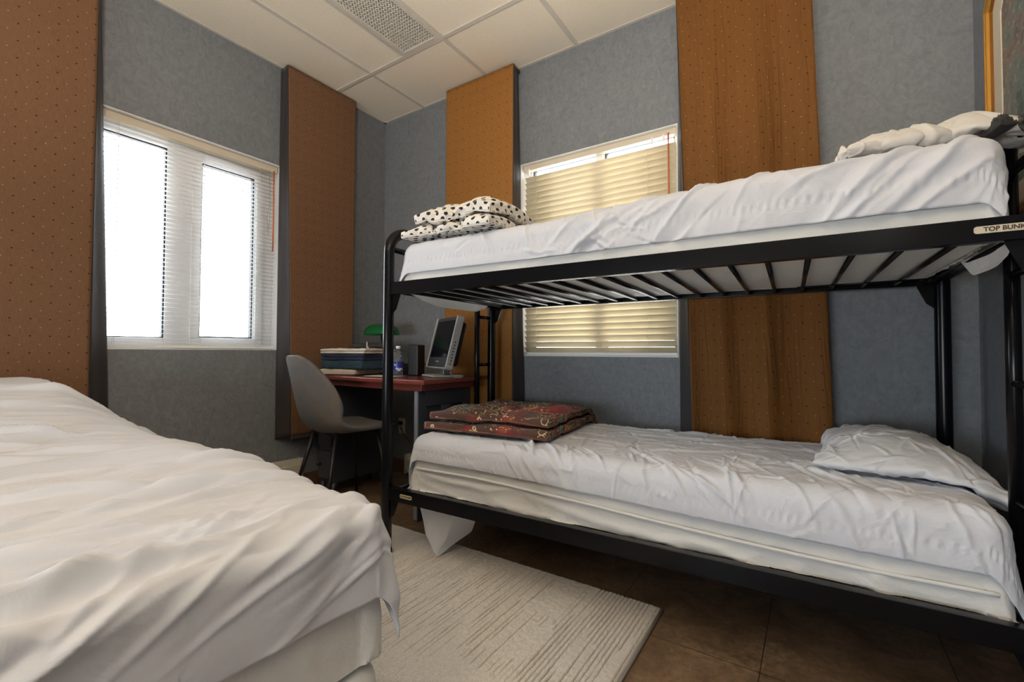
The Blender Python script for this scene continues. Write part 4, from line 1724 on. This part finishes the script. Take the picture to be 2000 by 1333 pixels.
g.tube([loc(-0.13, 0.12, 0.447), loc(0.13, 0.12, 0.447)], 0.01, 8)
g.tube([loc(-0.13, -0.12, 0.437), loc(0.13, -0.12, 0.437)], 0.01, 8)
g.tube([loc(0.0, 0.12, 0.447), loc(0.0, -0.12, 0.437)], 0.01, 8)
g.build('seat_frame', M_LEG, chair, True)

# ------------------------------------------------------------------ things on the desk
def rbox(name, x0, x1, y0, y1, z0, z1, mat, label=None, cat=None, bevel=0.004, rz=0, parent=None, group=None):
    cx_, cy_ = (x0 + x1) / 2, (y0 + y1) / 2
    M_ = Matrix.Translation((cx_, cy_, 0)) @ Matrix.Rotation(rz, 4, 'Z') @ Matrix.Translation((-cx_, -cy_, 0))
    o_ = MB().box(x0, x1, y0, y1, z0, z1, M_).build(name, mat, parent, bevel=bevel)
    if label:
        tag(o_, label, cat, group)
    return o_


def folded(name, cx_, cy_, z0, sx, sy, h, mat, label, cat, seed, rz=0.0, layers=2, amp=0.004):
    """folded textile: rounded layers visible on the long sides"""
    parts = []
    hh = h / layers
    for i in range(layers):
        parts.append(cushion((cx_, cy_, z0 + i * hh * 0.97), (sx, sy), hh * 1.04, rz + 0.02 * (i % 2), seed + i * 3, n=50, wr=amp, puff=0.16, flat=0.5, p=10, ws=9))
    v, f_, uv = merge(parts)
    o_ = mesh(name, v, f_, mat, None, True, uv=uv)
    return tag(o_, label, cat)


M_CREAMT = fabric('cream_terry', (0.62, 0.54, 0.44), 0.95, 0.5, 0, 500)
M_NAVY = fabric('navy_fleece', (0.012, 0.018, 0.050), 0.95, 0.4, 0, 500)


def mat_knit():
    t = NT('navy_teal_knit')
    v = t.coord('Object')
    vo = t.n('ShaderNodeTexVoronoi')
    vo.inputs['Scale'].default_value = 110
    t.l(v, vo.inputs['Vector'])
    c = t.ramp(vo.outputs['Distance'], [(0.15, (0.006, 0.012, 0.028)), (0.55, (0.028, 0.068, 0.105))])
    t.set(c, 0.9)
    t.bump(vo.outputs['Distance'], 0.6, 0.004)
    return t.m


M_KNIT = mat_knit()
M_DKCLOTH = fabric('black_nylon', (0.015, 0.014, 0.016), 0.6, 0.3)
TZ = DZ + 0.001
tx, ty = 0.345, -0.50
folded('towel', tx - 0.04, ty - 0.02, TZ, 0.30, 0.26, 0.034, M_CREAMT, 'cream towel at the bottom of the folded stack on the desk', 'towel', 301, 0.2, 1)
folded('blanket', tx, ty, TZ + 0.034, 0.36, 0.27, 0.056, M_KNIT, 'dark teal knitted blanket low in the folded stack on the desk', 'blanket', 311, 0.1, 1)
folded('towel', tx, ty, TZ + 0.090, 0.36, 0.27, 0.042, M_NAVY, 'navy towel folded on top of the teal knitted blanket', 'towel', 321, 0.12, 2)
folded('towel', tx + 0.005, ty, TZ + 0.132, 0.37, 0.27, 0.030, M_CREAMT, 'cream towel on top of the folded stack on the desk', 'towel', 331, 0.14, 2)
# black pouch with a white strap on the stack
pv, pf_, puv = cushion((tx + 0.05, ty + 0.07, TZ + 0.164), (0.25, 0.12), 0.036, 0.35, 341, n=40, wr=0.006, puff=0.3, flat=0.4, p=4)
pouch = tag(mesh('pouch', pv, pf_, M_DKCLOTH, None, True, uv=puv), 'black cloth pouch with a white strap lying on the cream towel', 'pouch')
MB().tube([(tx + 0.09, ty - 0.0, TZ + 0.205), (tx + 0.115, ty - 0.02, TZ + 0.19), (tx + 0.145, ty - 0.045, TZ + 0.172), (tx + 0.19, ty - 0.07, TZ + 0.170)], 0.0035, 8).build('strap', M_CORD, pouch, True)

# banker's lamp
lx, ly = 0.300, -0.270
M_GREENG = NT('green_glass_shade').set((0.006, 0.13, 0.035), 0.12, 0.0, Coat_Weight=0.5).m
M_BRASS = plain('dark_brass', (0.10, 0.055, 0.03), 0.35, 0.8)
lamp = thing('desk_lamp', 'banker lamp with green glass shade behind the folded stack', 'lamp', (lx, ly, DZ))
MB().lathe([(0.001, 0), (0.075, 0), (0.078, 0.008), (0.07, 0.016), (0.03, 0.022), (0.012, 0.03)], (lx, ly, DZ), 32).build('base', M_BRASS, lamp, True)
MB().tube([(lx, ly, DZ + 0.025), (lx, ly, DZ + 0.19), (lx, ly, DZ + 0.300)], 0.006, 12).build('stem', M_BRASS, lamp, True)
g = MB()
g.tube([(lx - 0.135, ly, DZ + 0.290), (lx - 0.125, ly, DZ + 0.290)], 0.007, 10)
g.tube([(lx + 0.125, ly, DZ + 0.290), (lx + 0.135, ly, DZ + 0.290)], 0.007, 10)
g.tube([(lx - 0.13, ly, DZ + 0.288), (lx + 0.13, ly, DZ + 0.288)], 0.003, 8)
g.build('finial', M_BRASS, lamp, True)
V = []
n1, n2 = 30, 16
for i in range(n1):
    s_ = i / (n1 - 1) * 2 - 1
    r_ = 0.078 * max(0.0, 1 - abs(s_) ** 7) ** 0.5 + 0.004
    for j in range(n2):
        th = j / (n2 - 1) * PI
        V.append((lx + 0.12 * s_, ly + r_ * math.cos(th) * 1.0, DZ + 0.262 + r_ * math.sin(th) * 0.92))
so = mesh('shade', V, grid_faces(n1, n2), M_GREENG, lamp, True)
solid(so, 0.004)

# bottle
bx_, by_ = 0.688, -0.470
M_CLEAR = NT('clear_plastic').set((0.92, 0.95, 0.97), 0.05, 0.0, Transmission_Weight=0.92, IOR=1.25).m
bottle = thing('water_bottle', 'clear plastic water bottle with blue label behind the bunk post', 'bottle', (bx_, by_, DZ))
MB().lathe([(0.004, 0.0), (0.026, 0.0), (0.0295, 0.006), (0.029, 0.03), (0.0275, 0.034), (0.029, 0.038), (0.029, 0.095), (0.027, 0.10), (0.029, 0.105), (0.0285, 0.125), (0.022, 0.145), (0.012, 0.158), (0.0115, 0.166)], (bx_, by_, DZ + 0.001), 28).build('body', M_CLEAR, bottle, True)
lb = MB()
lb.lathe([(0.0297, 0.030), (0.0300, 0.034), (0.0300, 0.082), (0.0297, 0.084)], (bx_, by_, DZ + 0.001), 28)
M_BLUEL = NT('blue_bottle_label')
_v = M_BLUEL.coord('Object')
_n = M_BLUEL.noise(_v, 38, 1)
M_BLUEL.set(M_BLUEL.ramp(_n, [(0.40, (0.65, 0.7, 0.8)), (0.44, (0.03, 0.04, 0.32)), (0.75, (0.02, 0.03, 0.28))]), 0.3)
lo_ = mesh('label', lb.V, lb.F[:-2], M_BLUEL.m, bottle, True)
MB().lathe([(0.0005, 0.164), (0.0135, 0.164), (0.0138, 0.166), (0.0138, 0.178), (0.0125, 0.180), (0.0005, 0.180)], (bx_, by_, DZ + 0.001), 24).build('cap', M_HEADW, bottle, True)

# paper sheets
M_PAPER = plain('white_paper', (0.75, 0.74, 0.72), 0.6)
tag(MB().box(0.53, 0.74, -0.60, -0.46, DZ + 0.0002, DZ + 0.0012, Matrix.Translation((0.63, -0.53, 0)) @ Matrix.Rotation(0.15, 4, 'Z') @ Matrix.Translation((-0.63, 0.53, 0))).build('paper', M_PAPER), 'white paper sheet lying on the desk under the water bottle', 'paper')

M_BLKP = plain('black_plastic', (0.010, 0.010, 0.011), 0.35)
tw = thing('speaker', 'tall black speaker tower between the bottle and the monitor', 'speaker', (0.735, -0.37, DZ))
rbox('body', 0.700, 0.770, -0.41, -0.32, DZ + 0.001, DZ + 0.190, M_BLKP, bevel=0.006, rz=0.3, parent=tw)
g = MB()
for i in range(4):
    z = DZ + 0.09 + i * 0.016
    g.box(0.700, 0.704, -0.4190, -0.4165, z, z + 0.006)
g.build('indicator', plain('green_indicator', (0.06, 0.12, 0.03), 0.4), tw)
rb_ = thing('storage_box', 'low black box at the back of the desk behind the bottle', 'box', (0.56, -0.26, DZ))
rbox('body', 0.46, 0.66, -0.31, -0.215, DZ + 0.001, DZ + 0.058, M_BLKP, bevel=0.005, parent=rb_)
rbox('lid', 0.457, 0.663, -0.313, -0.212, DZ + 0.058, DZ + 0.068, M_BLKP, bevel=0.003, parent=rb_)

# monitor
MXc, MYc = 0.955, -0.385
mon = thing('monitor', 'black LCD monitor with silver sides tilted back on the desk', 'monitor', (MXc, MYc, DZ), math.radians(-27))
MR = Matrix.Translation((MXc, MYc, DZ)) @ Matrix.Rotation(math.radians(-27), 4, 'Z')
MT = MR @ Matrix.Translation((0, 0, 0.052)) @ Matrix.Rotation(math.radians(-14), 4, 'X')
M_SILV = plain('silver_plastic', (0.50, 0.49, 0.46), 0.32, 0.3)
M_SCRN = NT('dark_screen').set((0.006, 0.006, 0.009), 0.18).m
w_, h_ = 0.315, 0.300
MB().box(-w_ / 2, w_ / 2, -0.030, -0.004, 0, h_, MT).build('bezel', plain('gunmetal_bezel', (0.055, 0.055, 0.060), 0.35, 0.3), mon, bevel=0.003)
g = MB()
g.box(w_ / 2 + 0.0003, w_ / 2 + 0.013, -0.036, 0.006, -0.002, h_ + 0.002, MT)
g.box(-w_ / 2 - 0.012, -w_ / 2 - 0.0003, -0.036, 0.006, -0.002, h_ + 0.002, MT)
g.box(-w_ / 2, w_ / 2, -0.034, 0.004, -0.008, -0.0005, MT)
g.build('side_trim', M_SILV, mon, bevel=0.002)
MB().box(-w_ / 2 + 0.022, w_ / 2 - 0.022, -0.0318, -0.0300, 0.058, h_ - 0.022, MT).build('screen', M_SCRN, mon)
MB().box(-0.02, 0.02, -0.0316, -0.0300, 0.030, 0.036, MT).build('logo', M_SILV, mon)
MB().box(-w_ / 2 + 0.015, w_ / 2 - 0.015, -0.004, 0.045, 0.02, h_ - 0.02, MT).build('back_shell', M_BLKP, mon, bevel=0.015)
g = MB()
for i in range(8):
    g.box(w_ / 2 + 0.0130, w_ / 2 + 0.0142, -0.018, -0.010, 0.02 + i * 0.018, 0.027 + i * 0.018, MT)
g.build('side_buttons', M_BLKP, mon)
MB().box(-0.045, 0.045, 0.0, 0.05, 0.012, 0.075, MR).build('neck', plain('grey_stand', (0.14, 0.14, 0.14), 0.25, 0.4), mon, bevel=0.004)
MB().box(-0.11, 0.11, -0.08, 0.10, 0.001, 0.013, MR).build('base', M_SILV, mon, bevel=0.005)
MB().tube([tuple(MR @ Vector(p)) for p in ((0.14, 0.01, 0.055), (0.155, 0.0, 0.03), (0.165, 0.02, 0.003), (0.19, 0.05, 0.003))], 0.002, 8).build('power_lead', plain('grey_lead', (0.35, 0.35, 0.34), 0.5), mon, True)

# ------------------------------------------------------------------ wall things
outl = thing('wall_outlet', 'white wall outlet under the desk on the back wall', 'outlet', (0.222, -0.003, 0.345))
M_IVORY = plain('ivory_plastic', (0.66, 0.62, 0.52), 0.4)
MB().box(0.187, 0.257, -0.006, -0.0005, 0.288, 0.402).build('cover_plate', M_IVORY, outl, bevel=0.003)
for z in (0.322, 0.368):
    s_ = MB().box(0.205, 0.239, -0.0085, -0.006, z - 0.014, z + 0.014).build('socket', M_IVORY, outl, bevel=0.002)
    g = MB()
    g.box(0.213, 0.216, -0.0092, -0.0085, z - 0.006, z + 0.006)
    g.box(0.228, 0.231, -0.0092, -0.0085, z - 0.006, z + 0.006)
    g.build('slots', M_BLKP, s_)
MB().box(0.207, 0.237, -0.030, -0.0093, 0.355, 0.381).build('plug', M_BLKP, outl, bevel=0.003)


def heater(label, f, a0, a1, depth=0.055, h=0.20):
    base = (depth / 2, (a0 + a1) / 2, 0.02) if f == 'x' else ((a0 + a1) / 2, -depth / 2, 0.02)
    t = thing('baseboard_heater', label, 'heater', base)
    g = MB()
    sg = (0.001, depth) if f == 'x' else (-depth, -0.001)
    sg2 = (0.001, depth * 0.6) if f == 'x' else (-depth * 0.6, -0.001)
    bx4(g, f, a0, a1, *sg2, 0.02, h)
    g.build('body', M_IVORY, t, bevel=0.003)
    g = MB()
    sg3 = (depth * 0.6, depth) if f == 'x' else (-depth, -depth * 0.6)
    bx4(g, f, a0 + 0.002, a1 - 0.002, *sg3, 0.045, h - 0.035)
    g.build('front_cover', M_IVORY, t, bevel=0.004)
    for a in (a0 - 0.007, a1):
        g = MB()
        bx4(g, f, a, a + 0.007, *sg, 0.015, h + 0.004)
        g.build('end_cap', M_IVORY, t, bevel=0.002)
    return t


heater('cream baseboard heater on the left wall under the bright window', 'x', -1.72, -0.69, h=0.213)
heater('cream baseboard heater on the back wall behind the bunk end', 'y', 0.31, 1.15, h=0.150)
M_BASE = plain('brown_wall_base', (0.13, 0.075, 0.045), 0.5)
for nm, b_ in (('baseboard_left', (0.0005, 0.008, Y0, -1.74)), ('baseboard_left', (0.0005, 0.008, -0.67, -0.008)), ('baseboard_back', (0.0, 0.30, -0.008, -0.0005)), ('baseboard_back', (1.17, X1, -0.008, -0.0005)),
               ('baseboard_right', (X1 - 0.008, X1 - 0.0005, Y0, -0.008))):
    tag(MB().box(*b_, 0, 0.10).build(nm, M_BASE), kind='structure')

# cords under the desk
M_CBL = plain('brown_cable', (0.10, 0.07, 0.045), 0.5)
pts = [(0.222, -0.032, 0.365), (0.30, -0.06, 0.30), (0.52, -0.10, 0.17), (0.80, -0.16, 0.05), (1.0, -0.18, 0.008), (1.2, -0.22, 0.006)]
tag(MB().tube(pts, 0.003, 8).build('power_cord', M_CBL, None, True), 'dark power cord running from the wall outlet down to the floor', 'power cord')

# ------------------------------------------------------------------ framed picture on the right wall
def mat_print():
    t = NT('street_print')
    v = t.coord('Object')
    a = t.noise(v, 9, 4, 0.6)
    b = t.noise(v, 40, 3, 0.6)
    sx = t.n('ShaderNodeSeparateXYZ')
    t.l(v, sx.inputs[0])
    c = t.ramp(a, [(0.34, (0.05, 0.07, 0.06)), (0.44, (0.13, 0.18, 0.17)), (0.52, (0.20, 0.16, 0.13)), (0.60, (0.11, 0.08, 0.07)), (0.70, (0.16, 0.24, 0.24))])
    c = t.mix(t.math('MULTIPLY', t.math('GREATER_THAN', b, 0.60), 0.55), c, (0.38, 0.33, 0.27))
    t.set(c, 0.4)
    return t.m


def oct_ring(y0, y1, z0, z1, cut):
    # y0 is the left (toward the corner) edge: coordinates in (y,z)
    return [(y0, z0 + cut), (y0, z1 - cut), (y0 - cut, z1), (y1 + cut, z1), (y1, z1 - cut), (y1, z0 + cut), (y1 + cut, z0), (y0 - cut, z0)]


def ring_mesh(o0, o1, x0, x1):
    n = len(o0)
    V = [(x0, y, z) for y, z in o0] + [(x0, y, z) for y, z in o1] + [(x1, y, z) for y, z in o0] + [(x1, y, z) for y, z in o1]
    Fc = []
    for i in range(n):
        j = (i + 1) % n
        Fc += [(i, j, n + j, n + i), (2 * n + i, 3 * n + i, 3 * n + j, 2 * n + j), (i, 2 * n + i, 2 * n + j, j), (n + i, n + j, 3 * n + j, 3 * n + i)]
    return V, Fc


pic = thing('picture_frame', 'gold framed picture with cut corners on the right wall above the top bunk', 'picture', (X1 - 0.01, -0.52, 1.45))
M_GOLD = NT('gold_leaf').set((0.62, 0.34, 0.06), 0.35, 0.7).m
M_GOLDD = NT('dark_gold').set((0.25, 0.10, 0.015), 0.4, 0.6).m
M_MATB = plain('cream_mat_board', (0.62, 0.56, 0.44), 0.7)
PY0, PY1, PZ0, PZ1, PC = -0.222, -1.05, 1.30, 2.20, 0.14
o0 = oct_ring(PY0, PY1, PZ0, PZ1, PC)


def inset(d):
    return oct_ring(PY0 - d, PY1 + d, PZ0 + d, PZ1 - d, PC - d * 0.42)


for d0, d1, xx, mt in ((0.0, 0.008, 0.020, M_GOLDD), (0.0082, 0.017, 0.026, M_GOLD), (0.0172, 0.021, 0.020, M_GOLDD), (0.0212, 0.031, 0.024, M_GOLD), (0.0312, 0.036, 0.016, M_GOLDD)):
    V, Fc = ring_mesh(inset(d0), inset(d1), X1 - 0.002, X1 - xx)
    mesh('moulding', V, Fc, mt, pic)
V, Fc = ring_mesh(inset(0.0362), inset(0.105), X1 - 0.003, X1 - 0.009)
mesh('mat_board', V, Fc, M_MATB, pic)
io = inset(0.103)
V = [(X1 - 0.004, y, z) for y, z in io] + [(X1 - 0.006, y, z) for y, z in io]
mesh('print', V, [tuple(range(8)), tuple(range(15, 7, -1))] + [(i, (i + 1) % 8, (i + 1) % 8 + 8, i + 8) for i in range(8)], mat_print(), pic)

# ------------------------------------------------------------------ added floor lamp behind the camera, unseen ceiling fill
fl_ = thing('fill_floor_lamp', 'added uplighter floor lamp behind the camera, unseen fill for the ceiling', 'lamp', (FILL_LAMP[0], FILL_LAMP[1], 0))
MB().lathe([(0.001, 0), (0.14, 0), (0.14, 0.012), (0.03, 0.03)], (FILL_LAMP[0], FILL_LAMP[1], 0), 32).build('base', M_LEG, fl_, True)
MB().tube([(FILL_LAMP[0], FILL_LAMP[1], 0.025), (FILL_LAMP[0], FILL_LAMP[1], 1.38)], 0.012, 12).build('pole', M_LEG, fl_, True)
bl_ = MB().lathe([(0.03, 1.36), (0.10, 1.40), (0.16, 1.47), (0.163, 1.472)], (FILL_LAMP[0], FILL_LAMP[1], 0), 32)
solid(mesh('bowl', bl_.V, bl_.F[:-1], M_HOUSING, fl_, True), 0.003)
